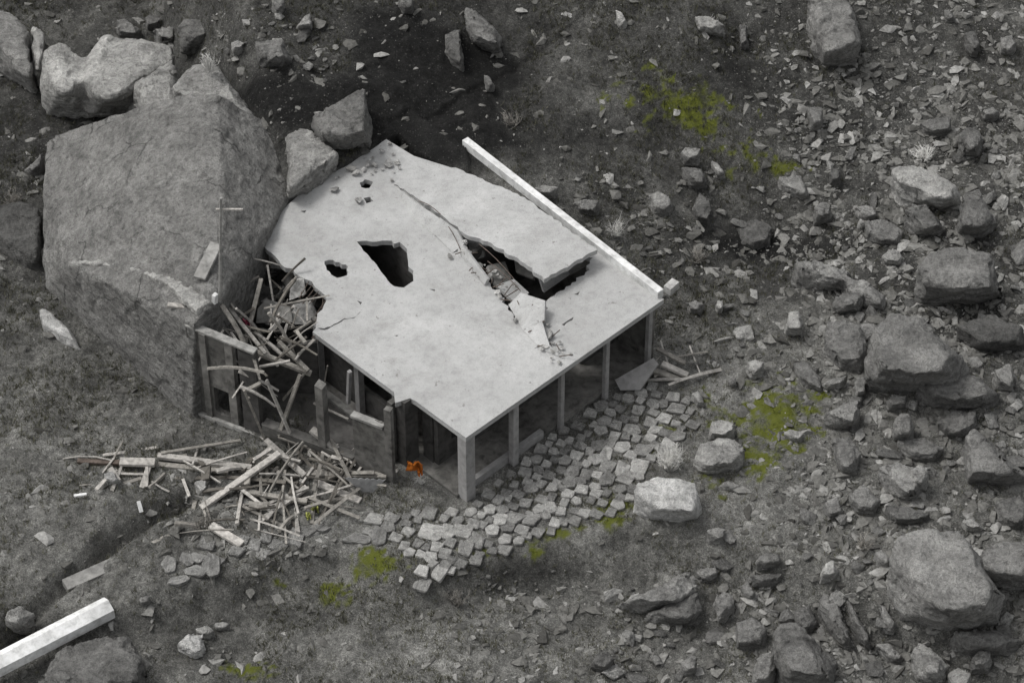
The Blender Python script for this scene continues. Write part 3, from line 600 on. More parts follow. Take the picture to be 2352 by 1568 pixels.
# left and bottom left
B([(88, 708), (104, 707), (140, 735), (170, 768), (187, 803), (178, 804), (140, 776), (98, 744)], .3, 'white', 'white elongated shard lying on the slope at the left')
B([(405, 1476), (428, 1455), (464, 1454), (474, 1498), (452, 1514), (435, 1506)], .5, 'white', 'white boulder at the lower left below the hillside path')
B([(445, 1442), (478, 1434), (494, 1448), (472, 1462), (456, 1460)], .4, 'pale', 'pale stone touching the white boulder at the lower left')
B([(490, 1431), (510, 1425), (528, 1429), (524, 1443), (495, 1444)], .25, 'pale', 'small pale stone at the end of the lower left row')
B([(92, 1590), (108, 1520), (150, 1480), (222, 1455), (300, 1462), (322, 1500), (338, 1550), (336, 1610), (100, 1620)], 1.1, 'mid', 'broad grey boulder at the bottom left under the white beam')
B([(8, 1432), (18, 1402), (45, 1388), (62, 1400), (80, 1408), (62, 1428), (30, 1436)], .7, 'light', 'pale rock at the left edge above the white beam')
B([(318, 1370), (345, 1364), (342, 1384), (322, 1386)], .25, 'light', 'small pale stone right of the white beam end')
B([(238, 1086), (258, 1079), (279, 1104), (262, 1110), (240, 1102)], .35, 'white', 'white block under the fallen pale planks at the left')
B([(444, 1106), (474, 1100), (478, 1130), (458, 1137)], .4, 'pale', 'pale block in the timber pile')
# ------------------------------------------------------------------ house
H = empty('ruined_house', N0, 'ruined single-storey concrete house with a holed and cracked pale flat roof', 'house')
tri = PX([(820, 555), (900, 553), (905, 560), (918, 556), (935, 572), (938, 612), (950, 622), (950, 645), (928, 660), (905, 657), (880, 630)], 3)
chasm = PX([(1052, 540), (1082, 548), (1150, 560), (1240, 590), (1300, 585), (1362, 592), (1345, 625), (1300, 658), (1258, 688), (1250, 735), (1215, 760), (1185, 735), (1150, 680), (1118, 645), (1100, 615)], 3)
def sliver(pts, wpx=2.2, seed=1):
    r = random.Random(seed); up_ = [(x+r.uniform(-1, 1), y-wpx*r.uniform(.3, 1)) for x, y in pts[1:-1]]; dn = [(x, y+wpx*r.uniform(.3, 1)) for x, y in pts[1:-1]]
    return [pts[0]]+up_+[pts[-1]]+dn[::-1]
small = [PX(q, 3) for q in (sliver([(728, 752), (745, 756), (760, 750), (775, 742), (790, 733), (812, 730), (830, 715)]), sliver([(1225, 800), (1240, 795), (1262, 806), (1280, 812), (1292, 824)], 2.5), [(690, 485), (704, 483), (700, 489)], [(905, 770), (915, 769), (912, 773)], [(820, 690), (832, 694), (828, 699)], [(985, 663), (1000, 665), (998, 669)],
                            sliver([(800, 568), (818, 553)], 1) if 0 else [(1290, 745), (1318, 728), (1314, 735), (1296, 748)], [(1318, 676), (1332, 668), (1328, 677)], [(826, 420), (838, 412), (857, 418), (848, 432), (830, 430)], [(745, 600), (765, 597), (800, 612), (797, 632), (775, 638), (750, 620)], [(835, 455), (850, 452), (858, 462), (842, 467)],
                            [(1000, 508), (1012, 512), (1020, 525), (1008, 520)])]
outer = PX([(1070, 1005), (1525, 687)], 3) + PX([(1412, 600), (1374, 574), (1205, 470), (1046, 388), (950, 358), (868, 308), (740, 400), (628, 500), (588, 548)], 3) \
    + jag(PX([(588, 548), (640, 598), (700, 640), (735, 668), (750, 690), (728, 730), (718, 762)], 3), .09, .2, 3, False)[1:] + PX([(905, 900), (908, 925), (942, 914), (955, 921)], 3)
TH = .2
ro = put('roof', slab(outer, [jag(tri[:], .035, .16, 2), jag(chasm, .10, .13, 4)]+[jag(s, .04, .12, 6+i) for i, s in enumerate(small)], lambda x, y: 3.0, TH), M['roof'], H)
# lifted rear plate: flush at the back, up on its broken front edge
lp = PX([(950, 372), (1046, 384), (1205, 466)], 3.08) + PX([(1372, 572), (1250, 642), (1205, 600)], 3.75) + PX([(1130, 560), (1070, 535)], 3.5) + PX([(1010, 500), (962, 462), (905, 420)], 3.1)
pz = {}
zl = [3.05, 3.08, 3.25, 3.75, 3.75, 3.7, 3.55, 3.4, 3.25, 3.15, 3.05]
A_ = np.array([[p[0], p[1], 1] for p in lp]); co_, *_ = np.linalg.lstsq(A_, np.array(zl), rcond=None)
zpl = lambda x, y: max(3.02, co_[0]*x+co_[1]*y+co_[2])
put('lifted_roof_plate', slab(jag(lp, .05, .16, 9), [], zpl, .18), M['roof'], H)['label'] = 'roof plate broken loose and lifted at its front edge'
# buckled ridge strips along the crack
def tilt(pxz, th, name, mat, parent=None, amp=.02, seed=1):
    pts = [at(*p) for p in pxz]; bm = bmesh.new(); top = [bm.verts.new(p) for p in pts]
    n = (pts[1]-pts[0]).cross(pts[2]-pts[0]).normalized(); n = n if n.z > 0 else -n
    bot = [bm.verts.new(p-n*th) for p in pts]
    bm.faces.new(top); bm.faces.new(bot[::-1])
    for i in range(len(pts)):
        j = (i+1) % len(pts); bm.faces.new((top[i], bot[i], bot[j], top[j]))
    return put(name, bm, mat, parent)
for q in ([(905, 425, 3.02), (955, 465, 3.30), (1008, 500, 3.42), (1000, 540, 3.05), (950, 500, 3.02)], [(1008, 500, 3.42), (1050, 530, 3.4), (1066, 560, 3.2), (1040, 580, 3.02), (1000, 540, 3.05)],
          [(1048, 572, 3.03), (1062, 562, 3.3), (1120, 640, 3.35), (1112, 655, 3.03)], [(1168, 700, 3.05), (1196, 672, 3.3), (1252, 690, 3.55), (1250, 735, 3.3), (1200, 756, 3.03)],
          [(1200, 756, 3.04), (1245, 738, 3.3), (1262, 792, 3.2), (1292, 822, 3.03), (1240, 800, 3.03)]):
    tilt(q, .1, 'buckled_plate', M['roof'], H)
# roof beam on the far side (white top)
def on_edge(f, off=0.0, z=3.0):
    p = Rr.lerp(Fr, f); p = p + ux*off; return Vector((p.x, p.y, z))
pb0, pb1 = at(1518, 668, 3.28), at(1068, 318, 3.28)
put('parapet_beam', bev(bar(pb0-Vector((0, 0, .17)), pb1-Vector((0, 0, .17)), .26, .34)), M['whitepaint'], H)
put('parapet_block', bev(bar(at(1532, 668, 3.2), at(1552, 650, 3.2), .3, .3)), M['paleconcrete'], H)
# ring beam, columns and veranda
E = lambda u, v, z=0.0: Vector((N0.x+ux.x*u+uy.x*v, N0.y+ux.y*u+uy.y*v, z))
put('roof_edge_beam', bar(E(.35, .55, 2.70), E(LA-.25, .55, 2.70), .18, .27), M['wall'], H)
put('roof_edge_beam', bar(E(.3, .75, 2.70), E(.3, LB*.62, 2.70), .18, .27), M['wall'], H)
for px, wd in ((1060, .40), (1190, .24), (1300, .17), (1404, .17), (1503, .17)):
    u = (at(px, 1005-.7*(px-1070), 3)-N0).dot(ux); u = max(.2, u)
    b_ = E(u, .2, -.1); put('column', bev(prism([tuple((b_+ux*a+uy*c)[:2]) for a, c in ((-wd/2, -wd/2), (wd/2, -wd/2), (wd/2, wd/2), (-wd/2, wd/2))], -.2, 2.835), .012), M['column'], H)
def rect(u0, v0, u1, v1, z0, z1): return prism([tuple(E(a, c)[:2]) for a, c in ((u0, v0), (u1, v0), (u1, v1), (u0, v1))], z0, z1)
put('floor', rect(-.1, .35, LA-.1, LB-.4, -.4, .12), M['wall'], H)
put('veranda_kerb', rect(.6, .32, LA*.42, .5, -.3, .30), M['column'], H)
# inner front wall with door and window openings
def wall_open(u0, u1, v, th, z0, z1, ops, mat, name='wall', axis='u', parent=None):
    """a wall along u (or v) with rectangular openings (a,b,zlo,zhi); one mesh"""
    bm = bmesh.new(); cuts = sorted({u0, u1, *[o[0] for o in ops], *[o[1] for o in ops]})
    for a, c in zip(cuts[:-1], cuts[1:]):
        o = [o for o in ops if o[0] <= a+1e-6 and o[1] >= c-1e-6]; zz = [(z0, z1)]
        if o: zz = [(z0, o[0][2]), (o[0][3], z1)]
        for lo, hi in zz:
            if hi-lo < .02: continue
            if axis == 'u': q = [tuple(E(x, y)[:2]) for x, y in ((a, v), (c, v), (c, v+th), (a, v+th))]
            else: q = [tuple(E(x, y)[:2]) for x, y in ((v, a), (v+th, a), (v+th, c), (v, c))]
            prism(q, lo, hi, bm)
    bmesh.ops.remove_doubles(bm, verts=bm.verts, dist=1e-4)
    return put(name, bm, mat, parent or H)
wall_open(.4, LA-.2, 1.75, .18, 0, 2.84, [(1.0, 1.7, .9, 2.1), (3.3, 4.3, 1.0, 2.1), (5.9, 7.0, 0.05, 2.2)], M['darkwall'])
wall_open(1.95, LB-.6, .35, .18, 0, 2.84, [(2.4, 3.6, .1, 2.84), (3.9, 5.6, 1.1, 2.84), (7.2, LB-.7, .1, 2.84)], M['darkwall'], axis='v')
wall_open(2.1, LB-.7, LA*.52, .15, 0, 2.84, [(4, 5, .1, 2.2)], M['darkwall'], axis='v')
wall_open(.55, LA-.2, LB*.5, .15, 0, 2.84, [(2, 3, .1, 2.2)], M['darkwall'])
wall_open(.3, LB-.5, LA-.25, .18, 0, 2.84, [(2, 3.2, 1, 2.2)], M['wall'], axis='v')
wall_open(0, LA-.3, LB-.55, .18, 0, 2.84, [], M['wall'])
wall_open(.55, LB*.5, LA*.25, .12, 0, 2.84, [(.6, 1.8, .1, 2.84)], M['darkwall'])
for v in (LB*.27, LB*.42, LB*.58):
    put('column', bev(rect(.05, v, .3, v+.22, -.2, 2.835), .01), M['column'], H)
# outer left wall, pushed out from under the roof
def by(x): return 950+.37*(x-455)
q0 = at(455, by(455)); q1 = at(905, by(905)); wdir = (q1-q0).normalized(); wn = Vector((-wdir.y, wdir.x, 0))
def wpiece(name, x0, x1, yt0, yt1, mat, zb=0.0, th=.22, parent=None, out=0.0, yb=None):
    a, c = at(x0, by(x0)), at(x1, by(x1)); z0_, z1_ = top_z(x0, by(x0), yt0), top_z(x1, by(x1), yt1)
    zb_ = -.5 if yb is None else None
    zl_ = [-.6, -.6] if yb is None else [top_z(x0, by(x0), yb[0]), top_z(x1, by(x1), yb[1])]
    a = a-wn*out; c = c-wn*out
    if name not in ('wall', 'pillar') or yb is not None: k_ = 1
    else: k_ = max(1, int((c-a).length/.16))
    rr_ = random.Random(x0+x1); f_ = [i/k_ for i in range(k_+1)]; j_ = [rr_.uniform(-.16, .06) if k_ > 1 else 0 for _ in f_]
    fr = [a.lerp(c, f) for f in f_]; bk = [p+wn*th for p in fr][::-1]; tz = [z0_+(z1_-z0_)*f+j for f, j in zip(f_, j_)]; bz_ = [zl_[0]+(zl_[1]-zl_[0])*f for f in f_]
    return put(name, prism([tuple(p[:2]) for p in fr+bk], bz_+bz_[::-1], tz+[z+rr_.uniform(-.05, .05) for z in tz[::-1]]), mat, parent or H)
wpiece('wall', 447, 498, 748, 770, M['wall'])
wpiece('wall', 498, 532, 770, 785, M['wall'], yb=(888, 902))
wpiece('wall', 498, 532, 945, 957, M['wall'])
wpiece('wall', 532, 549, 785, 792, M['wall'])
wpiece('wall', 562, 600, 798, 815, M['darkwall'])
wpiece('pilaster', 478, 492, 762, 768, M['wall'], out=.08, th=.1)
wpiece('coping', 448, 600, 745, 809, M['concrete'], yb=(748, 813), th=.3, out=.05)
wpiece('plinth', 455, 600, 940, 996, M['concrete'], out=.14, th=.16)
wpiece('plinth', 604, 812, 975, 1052, M['wall'], out=.02, th=.35)
wpiece('pillar', 733, 750, 885, 895, M['wall'], th=.3)
wpiece('wall', 816, 888, 958, 985, M['wall'], th=.2)
wpiece('wall', 888, 903, 940, 946, M['wall'], th=.2)
wpiece('coping', 812, 884, 952, 980, M['concrete'], th=.28, out=.04, yb=(957, 985))
pc = E(.1, (at(940, 915, 3)-N0).dot(uy))
put('door_post', prism([tuple((pc+ux*a+uy*c)[:2]) for a, c in ((-.45, -.05), (.1, -.05), (.1, .35), (-.45, .35))], -.3, 2.98), M['darkwall'], H)
put('door_post', prism([tuple((pc+ux*a+uy*c)[:2]) for a, c in ((-.6, .42), (-.1, .42), (-.1, .62), (-.6, .62))], -.3, 2.7), M['wall'], H)
# left side wall of the outer part, running back along the giant boulder
a = at(449, 948); zt = top_z(450, 948, 748)
put('wall', prism([tuple(p[:2]) for p in (a, a+Vector((.25, 0, 0)), a+Vector((.45, 3.2, 0)), a+Vector((.2, 3.2, 0)))], -.5, [zt-.05, zt-.05, zt-1.2, zt-1.2]), M['darkwall'], H)
# lower floor slab seen through the missing wall
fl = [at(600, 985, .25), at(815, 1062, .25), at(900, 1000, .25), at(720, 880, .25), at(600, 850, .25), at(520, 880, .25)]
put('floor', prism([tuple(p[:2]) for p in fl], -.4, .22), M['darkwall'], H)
ba, bb = at(560, 900, .2), at(735, 905, .2)
put('wall', prism([(ba.x, ba.y), (bb.x, bb.y), (bb.x, bb.y+.18), (ba.x, ba.y+.18)], .2, [2.0, 2.6, 2.6, 2.0]), M['darkwall'], H)
# kerb strip of the porch floor under the roof edge
put('ledge', rect(-.25, LB*.40, .0, LB*.62, -.2, .3), M['concrete'], H)
# fallen roof corner hanging inside
for i, q in enumerate(([(588, 741, 1.7), (592, 708, 2.0), (612, 686, 2.3), (668, 704, 2.6), (672, 740, 2.2)], [(664, 690, 2.3), (668, 645, 2.9), (698, 640, 3.0), (702, 676, 2.6)], [(672, 744, 2.1), (672, 700, 2.6), (712, 690, 2.8), (728, 722, 2.6), (700, 745, 2.2)],
                       [(520, 600, 1.8), (560, 560, 2.6), (640, 585, 2.6), (650, 618, 2.2), (560, 612, 1.6)])):
    tilt(q, .12, 'fallen_roof_piece', M['chip'] if i else M['concrete'], H)
for i, q in enumerate(([(1075, 560, 2.75), (1105, 556, 2.95), (1112, 590, 2.5), (1085, 600, 2.4)], [(1120, 610, 2.6), (1160, 600, 2.2), (1175, 640, 2.1), (1140, 655, 2.5)], [(1140, 655, 2.8), (1180, 640, 2.6), (1215, 672, 2.6), (1190, 700, 2.9)],
                       [(1180, 590, 2.0), (1230, 605, 2.3), (1225, 640, 2.2), (1185, 625, 1.9)], [(1240, 640, 2.7), (1300, 612, 2.7), (1310, 630, 2.3), (1250, 672, 2.3)], [(1300, 608, 2.8), (1350, 590, 2.8), (1350, 610, 2.4), (1310, 632, 2.3)], [(890, 600, 1.3), (930, 580, 1.7), (940, 620, 1.2), (905, 640, 1.0)])):
    tilt(q, .12, 'fallen_roof_piece', M['roof'] if i in (2, 4) else M['concrete'], H)
# reinforcing bars sticking out of the broken edge
rb = random.Random(5)
for i in range(16):
    f = i/15; px = 698+50*math.sin(f*2.4)+rb.uniform(-3, 3); py = 640+118*f
    p = at(px, py, 2.92); d = (-uy*.2 - ux*.5+Vector((rb.uniform(-.2, .2), rb.uniform(-.3, .1), -rb.uniform(.0, .45)))).normalized()
    put('reinforcing_bar', bar(p-d*.1, p+d*rb.uniform(.35, .75), .028, .028, sides=5), M['metal'], ro)
for i in range(26):
    f = i/25; px, py = 1055+f*235+rb.uniform(-6, 6), 560+f*250+rb.uniform(-8, 8)
    p = at(px, py, 3.08); d = Vector((rb.uniform(-1, 1), rb.uniform(-1, 1), rb.uniform(0, .35))).normalized()
    put('reinforcing_bar', bar(p-d*.1, p+d*rb.uniform(.2, .5), .024, .024, sides=4), M['metal'], ro)
for q in ([(962, 462, 3.16), (1012, 492, 3.46)], [(1120, 600, 3.5), (1196, 668, 3.3)], [(1030, 520, 3.45), (1060, 580, 3.1)], [(1100, 560, 3.6), (1180, 640, 3.3)]):
    put('reinforcing_bar', bar(at(*q[0]), at(*q[1]), .03, .03, sides=5, bend=.1, seg=4), M['metal'], H)
def inpoly(x, y, poly):
    c = False; n_ = len(poly); j = n_-1
    for i in range(n_):
        xi, yi = poly[i][:2]; xj, yj = poly[j][:2]
        if (yi > y) != (yj > y) and x < (xj-xi)*(y-yi)/(yj-yi)+xi: c = not c
        j = i
    return c
# roof debris: concrete chunks
def rock_proto(seed, n=16, flat=.7, sub=1):
    r = random.Random(seed); pts = []
    for i in range(n):
        v = Vector((r.gauss(0, 1), r.gauss(0, 1), r.gauss(0, 1))).normalized()*r.uniform(.8, 1.0); v.z *= flat; v.x *= r.uniform(.9, 1.0)
        pts.append(v)
    return hullbm(pts)
protos = []
for i in range(10):
    bm = rock_proto(100+i, 12, (.8, .55, .7, .9, .5)[i % 5]); me = remesh(bm, .055); roughen(me, .55, i*3.1, 1.0)
    for v in me.vertices: v.co *= .5; v.co.x *= (1, 1.5, 1.15, 1.3, .9)[i % 5]
    me.name = 'stone'; me.shade_smooth(); protos.append(me)
chips = []
for i in range(6):
    bm = rock_proto(200+i, 10, .5); bmesh.ops.scale(bm, vec=(.5, .5, .5), verts=bm.verts); me = bpy.data.meshes.new('concrete_chunk'); bm.to_mesh(me); bm.free(); chips.append(me)
slabs = []
for i in range(8):
    r_ = random.Random(300+i); n_ = r_.choice((4, 4, 4, 5, 4)); bm = bmesh.new(); pp = []
    for k in range(n_):
        a_ = 2*math.pi*(k+r_.uniform(-.18, .18))/n_+.4; d_ = r_.uniform(.5, .62); pp.append((math.cos(a_)*d_*1.08, math.sin(a_)*d_*1.08))
    prism(pp, -.35, [.3+r_.uniform(-.05, .05) for _ in pp], bm); bmesh.ops.bevel(bm, geom=bm.edges[:], offset=.11, segments=2, affect='EDGES', profile=.6)
    me = remesh(bm, .05); roughen(me, .42, i*2.3, .8); me.name = 'paving_stone'; me.shade_smooth(); slabs.append(me)
def inst(name, me, mat, loc, sc, label, cat, group, rot=None):
    o = bpy.data.objects.new(name, me); C.objects.link(o); o.location = loc; o.scale = sc if isinstance(sc, (tuple, Vector)) else (sc,)*3
    r = random.random
    o.rotation_euler = rot or ((r()-.5)*.6, (r()-.5)*.6, r()*6.28)
    if not o.data.materials: o.data.materials.append(mat)
    o.material_slots[0].link = 'OBJECT'; o.material_slots[0].material = mat
    return tag(o, label, cat, group)
for i in range(150):
    k = rb.random()*.97
    if k < .45: f = rb.random(); px, py, z, zz = 1050+f*240+rb.gauss(0, 12), 548+f*270+rb.gauss(0, 12), 3.05, 'along the crack'
    elif k < .75: f = rb.random(); px, py, z, zz = 1110+f*270+rb.gauss(0, 12), 378+f*195+rb.gauss(0, 7), 2.99, 'beside the beam'
    else: px, py, z, zz = rb.gauss(850, 45), rb.gauss(385, 28), 3.03, 'far corner'
    u_, v_ = uv(at(px, py, z).x, at(px, py, z).y)
    if not (0.1 < v_ < LB-.1 and .1 < u_ < LA-.2): continue
    lab = {'along the crack': 'small concrete chunk lying beside the long crack in the roof', 'beside the beam': 'small concrete chunk lying in the strip along the white roof beam', 'far corner': 'small concrete chunk on the dusty far corner of the roof'}[zz]
    s = rb.uniform(.14, .30) if rb.random() < .75 else rb.uniform(.3, .55)
    p_ = at(px, py, z)
    if inpoly(p_.x, p_.y, lp) and k < .45: z = zpl(p_.x, p_.y)+.02
    elif k < .45 and inpoly(p_.x, p_.y, chasm): z = rb.uniform(2.3, 2.9)
    inst('concrete_chunk', rb.choice(chips), M['chip'] if rb.random() < .75 else M['concrete'], at(px, py, z+.02+s*.12), (s, s*rb.uniform(.6, 1), s*rb.uniform(.5, .9)), lab, 'concrete chunk', 'concrete chunks '+zz)
for i in range(55):
    px, py = rb.uniform(500, 720), rb.uniform(570, 760)
    if py < 545+(px-590)*.9 or (px < 560 and py > 700): continue
    s = rb.uniform(.2, .8); zc = 1.2+rb.random()*.9
    inst('concrete_chunk', rb.choice(chips), M['concrete'] if rb.random() < .6 else M['wall'], at(px, py, zc), (s*1.3, s*rb.uniform(.6, 1), s*rb.uniform(.5, .9)), 'broken concrete chunk in the heap under the missing roof corner', 'concrete chunk', 'concrete chunks under the missing roof corner', (rb.uniform(-1, 1), rb.uniform(-1, 1), rb.uniform(0, 6)))
hp = [at(x_, y_, 0) for x_, y_ in ((505, 800), (700, 830), (780, 760), (660, 640), (520, 640))]
heap = hullbm([Vector((p.x, p.y, .1)) for p in hp]+[at(560, 640, 1.9), at(640, 660, 1.9), at(600, 720, 1.3), at(530, 620, 2.0), at(680, 730, 1.2)])
me = remesh(heap, .12); roughen(me, 1.6, 9.1, 2.0); me.name = 'debris_heap'; me.shade_smooth()
o = link('debris_heap', me, M['dark']); tag(o, 'dark mound of earth and plaster under the missing roof corner', 'debris heap')
# ------------------------------------------------------------------ timber, planks, poles
def wood(x0, y0, x1, y1, wpx, mat, label, z0=None, z1=None, name='wooden_plank', cat='plank', th=None, group=None, **k):
    g0, g1 = ground(x0, y0), ground(x1, y1)
    p0 = at(x0, y0, g0.z+.10 if z0 is None else z0); p1 = at(x1, y1, g1.z+.10 if z1 is None else z1)
    wd = wpx/62.0; bm = bar(p0, p1, wd, th or min(.12, wd*.6), **k)
    if k.get('sides', 4) == 4 and k.get('seg', 1) == 1 and wd > .08: bev(bm, min(.012, wd*.08))
    return tag(put(name, bm, M[mat]), label, cat, group)
W = wood
_pb = at(505, 692, 4.5)
def ZP(py):
    r_ = ray(506, py); return (CAM+r_*((_pb.y-CAM.y)/r_.y)).z
W(178, 1058, 352, 1066, 12, 'metal', 'long dark channel with pale rims lying left of the timber pile', .25, .3, 'metal_channel', 'channel')
W(275, 1060, 356, 1062, 20, 'palewood', 'short pale board lying over the middle of the dark channel', .42, .42)
W(362, 1046, 578, 1074, 13, 'palewood', 'long pale beam running right from the channel', .4, .3, 'wooden_beam', 'beam', th=.13)
W(355, 1066, 526, 1082, 12, 'wood', 'grey beam lying just below the long pale beam', .2, .2, 'wooden_beam', 'beam')
W(370, 1040, 552, 1011, 7, 'wood', 'thin batten slanting up towards the left wall', .5, .3, 'batten', 'batten')
W(462, 1166, 642, 1040, 14, 'palewood', 'pale beam leaning diagonally across the timber pile', .15, .75, 'wooden_beam', 'beam', th=.12)
W(326, 1120, 344, 1066, 11, 'palewood', 'short pale board standing off the underside of the channel', .15, .35)
W(225, 1130, 326, 1098, 9, 'wood', 'thin grey board slanting below the channel', .1, .15)
W(715, 985, 796, 1050, 15, 'palewood', 'pale beam leaning from the broken left wall', 1.0, .35, 'wooden_beam', 'beam', th=.14)
W(722, 1106, 828, 1150, 16, 'palewood', 'pale plank lying in front of the left wall', .25, .12, th=.1)
W(716, 1086, 888, 1092, 15, 'wood', 'wide grey board leaning under the left wall', .3, .35)
W(484, 1206, 556, 1250, 18, 'palewood', 'pale board lying on the path below the timber pile', .25, .15)
W(170, 1138, 199, 1134, 6, 'whitepaint', 'tiny white stick on the grass at the left', name='stick', cat='stick')
W(318, 1150, 325, 1176, 8, 'whitepaint', 'short white stake by the gully', .3, .05, 'stake', 'stake')
W(252, 1075, 272, 1105, 12, 'palewood', 'small pale board crossing the white block', .5, .3)
W(590, 968, 695, 1003, 6, 'palewood', 'thin batten along the edge of the lower floor', .55, .5, 'batten', 'batten')
W(385, 700, 495, 714, 11, 'palewood', 'pale plank lying from the giant boulder to the left wall', 4.2, 4.1)
W(492, 724, 494, 676, 11, 'whitepaint', 'white post standing on the left wall', 3.9, 4.9, 'post', 'post', th=.14)
W(458, 640, 497, 560, 26, 'concrete', 'wide grey board resting on the giant boulder', 4.75, 5.1)
W(505, 692, 507, 455, 6, 'concrete', 'thin standing pole with a crossbar in front of the giant boulder', 4.5, ZP(455), 'pole', 'pole', th=.09, sides=6)
W(496, 481, 558, 481, 4, 'palewood', 'pale crossbar on the thin standing pole', ZP(481), ZP(481), 'crossbar', 'crossbar', th=.05)
W(508, 700, 575, 830, 11, 'wood', 'bent pole slanting across the missing roof corner', 4.2, 2.6, 'pole', 'pole', sides=6, seg=6, bend=.25)
W(566, 800, 715, 858, 11, 'wood', 'grey beam sagging from the left wall into the broken room', 2.9, 2.2, 'wooden_beam', 'beam', th=.14)
W(640, 785, 708, 852, 9, 'wood', 'grey beam crossing above the sagging one', 2.9, 2.4, 'wooden_beam', 'beam', th=.12)
W(650, 918, 704, 852, 6, 'wood', 'thin stick propped in the dark room', .6, 1.9, 'stick', 'stick')
W(720, 925, 800, 962, 5, 'palewood', 'pale batten along the porch floor', .55, .5, 'batten', 'batten')
W(742, 900, 752, 840, 4, 'wood', 'upright stick against the wall under the roof edge', .6, 1.9, 'stick', 'stick')
W(800, 925, 803, 852, 8, 'column', 'pale post under the roof edge by the porch', 1.2, 2.8, 'post', 'post', th=.13)
W(1520, 835, 1580, 862, 14, 'palewood', 'upper of the fallen planks right of the veranda', .3, .15)
W(1508, 800, 1575, 835, 10, 'wood', 'thin fallen plank nearest the last column', .45, .25)
W(1498, 850, 1560, 872, 13, 'wood', 'lowest fallen plank right of the veranda slab', .25, .1)
W(190, 1076, 430, 1046, 9, 'wood', 'long grey board sloping over the grass above the dark channel', .1, .3)
W(236, 1046, 360, 1028, 8, 'palewood', 'thin pale board just above the left end of the channel', .1, .15)
W(598, 1196, 705, 1118, 12, 'palewood', 'broad pale board pointing up right in the right half of the timber pile', .1, .35)
W(560, 1128, 706, 1152, 11, 'wood', 'grey board lying level in the middle of the timber pile', .3, .25)
W(640, 1002, 765, 1046, 9, 'wood', 'grey batten below the broken room floor', .35, .3, 'batten', 'batten')
W(610, 1010, 700, 1092, 12, 'palewood', 'pale board sliding down from the broken room onto the timber pile', .7, .3)
W(400, 1098, 530, 1098, 9, 'darkwood', 'dark board under the left half of the timber pile', .12, .12)
W(560, 895, 612, 1018, 8, 'wood', 'board propped upright against the outer left wall', 3.0, .3)
W(612, 872, 668, 1000, 7, 'palewood', 'narrow pale board propped in the broken room opening', 2.7, .5)
W(690, 860, 640, 1000, 9, 'wood', 'board leaning left in the broken room opening', 2.4, .4)
W(520, 700, 610, 812, 8, 'palewood', 'narrow pale board crossing the missing roof corner', 3.4, 2.9)
W(600, 640, 560, 800, 9, 'wood', 'dull board standing askew in the missing roof corner', 3.2, 2.4)
W(-75, 1562, 252, 1394, 46, 'whitepaint', 'thick white painted six-sided beam in the bottom left corner', -.1, .05, 'painted_beam', 'beam', th=.72, sides=6, seg=1)
W(150, 1348, 330, 1268, 30, 'concrete', 'wide grey beam above the thick white one', -.1, .0, 'concrete_beam', 'beam', th=.28)
W(262, 1292, 400, 1222, 8, 'wood', 'thin grey plank lying along the gully', .05, .1)
tilt([(1412, 872, .35), (1500, 822, 1.1), (1512, 836, 1.0), (1470, 895, .25), (1425, 896, .15)], .12, 'concrete_slab', M['column']);
tag(bpy.data.objects[[o.name for o in C.objects if o.name.startswith('concrete_slab')][-1]], 'wide pale slab leaning against the veranda edge at the right', 'slab')
# crumpled sheet
bm = bmesh.new(); a, b_, c = at(788, 1096, .9), at(886, 1102, .7), at(846, 1132, .15)
n_ = 14; rows = []
for i in range(n_+1):
    f = i/n_; p = a.lerp(b_, f); rows.append((bm.verts.new(p+Vector((0, 0, .03*(-1)**i))), bm.verts.new(p.lerp(c, .93)+Vector(((f-.5)*.25, 0, .02*(-1)**i)))))
for r0, r1 in zip(rows[:-1], rows[1:]): bm.faces.new((r0[0], r1[0], r1[1], r0[1]))
o = put('metal_sheet', bm, M['sheet']); md = o.modifiers.new('s', 'SOLIDIFY'); md.thickness = .015; tag(o, 'pale corrugated metal sheet folded in front of the left wall', 'metal sheet')
# loose splinters of the pile, battens of the broken room
zones = [(420, 780, 1055, 1225, .05, .3, 'splintered batten in the timber pile left of the house', 'battens in the timber pile', 62, ('wood', 'palewood', 'wood', 'darkwood', 'darkwood')),
         (590, 790, 1010, 1110, .1, .5, 'splintered batten between the timber pile and the left wall', 'battens below the left wall', 26, ('wood', 'darkwood', 'palewood')),
         (510, 700, 600, 800, 1.6, 3.2, 'splintered batten hanging in the missing roof corner', 'battens in the missing roof corner', 38, ('wood', 'palewood', 'darkwood')),
         (470, 720, 690, 860, 2.4, 3.6, 'splintered batten tangled over the broken left wall', 'battens over the broken left wall', 34, ('wood', 'palewood', 'darkwood')),
         (620, 900, 1010, 1110, .1, .4, 'short board in the rubble at the foot of the left wall', 'boards at the foot of the left wall', 26, ('wood', 'palewood', 'darkwood')),
         (560, 640, 780, 920, .8, 2.6, 'thin batten hanging down into the dark room', 'battens hanging into the dark room', 14, ('wood', 'palewood')),
         (190, 450, 1040, 1120, .05, .2, 'thin batten on the grass around the channel', 'battens around the channel', 12, ('wood', 'palewood')),
         (1480, 1600, 800, 900, .05, .2, 'short batten by the fallen planks at the right', 'battens at the right', 7, ('wood', 'palewood'))]
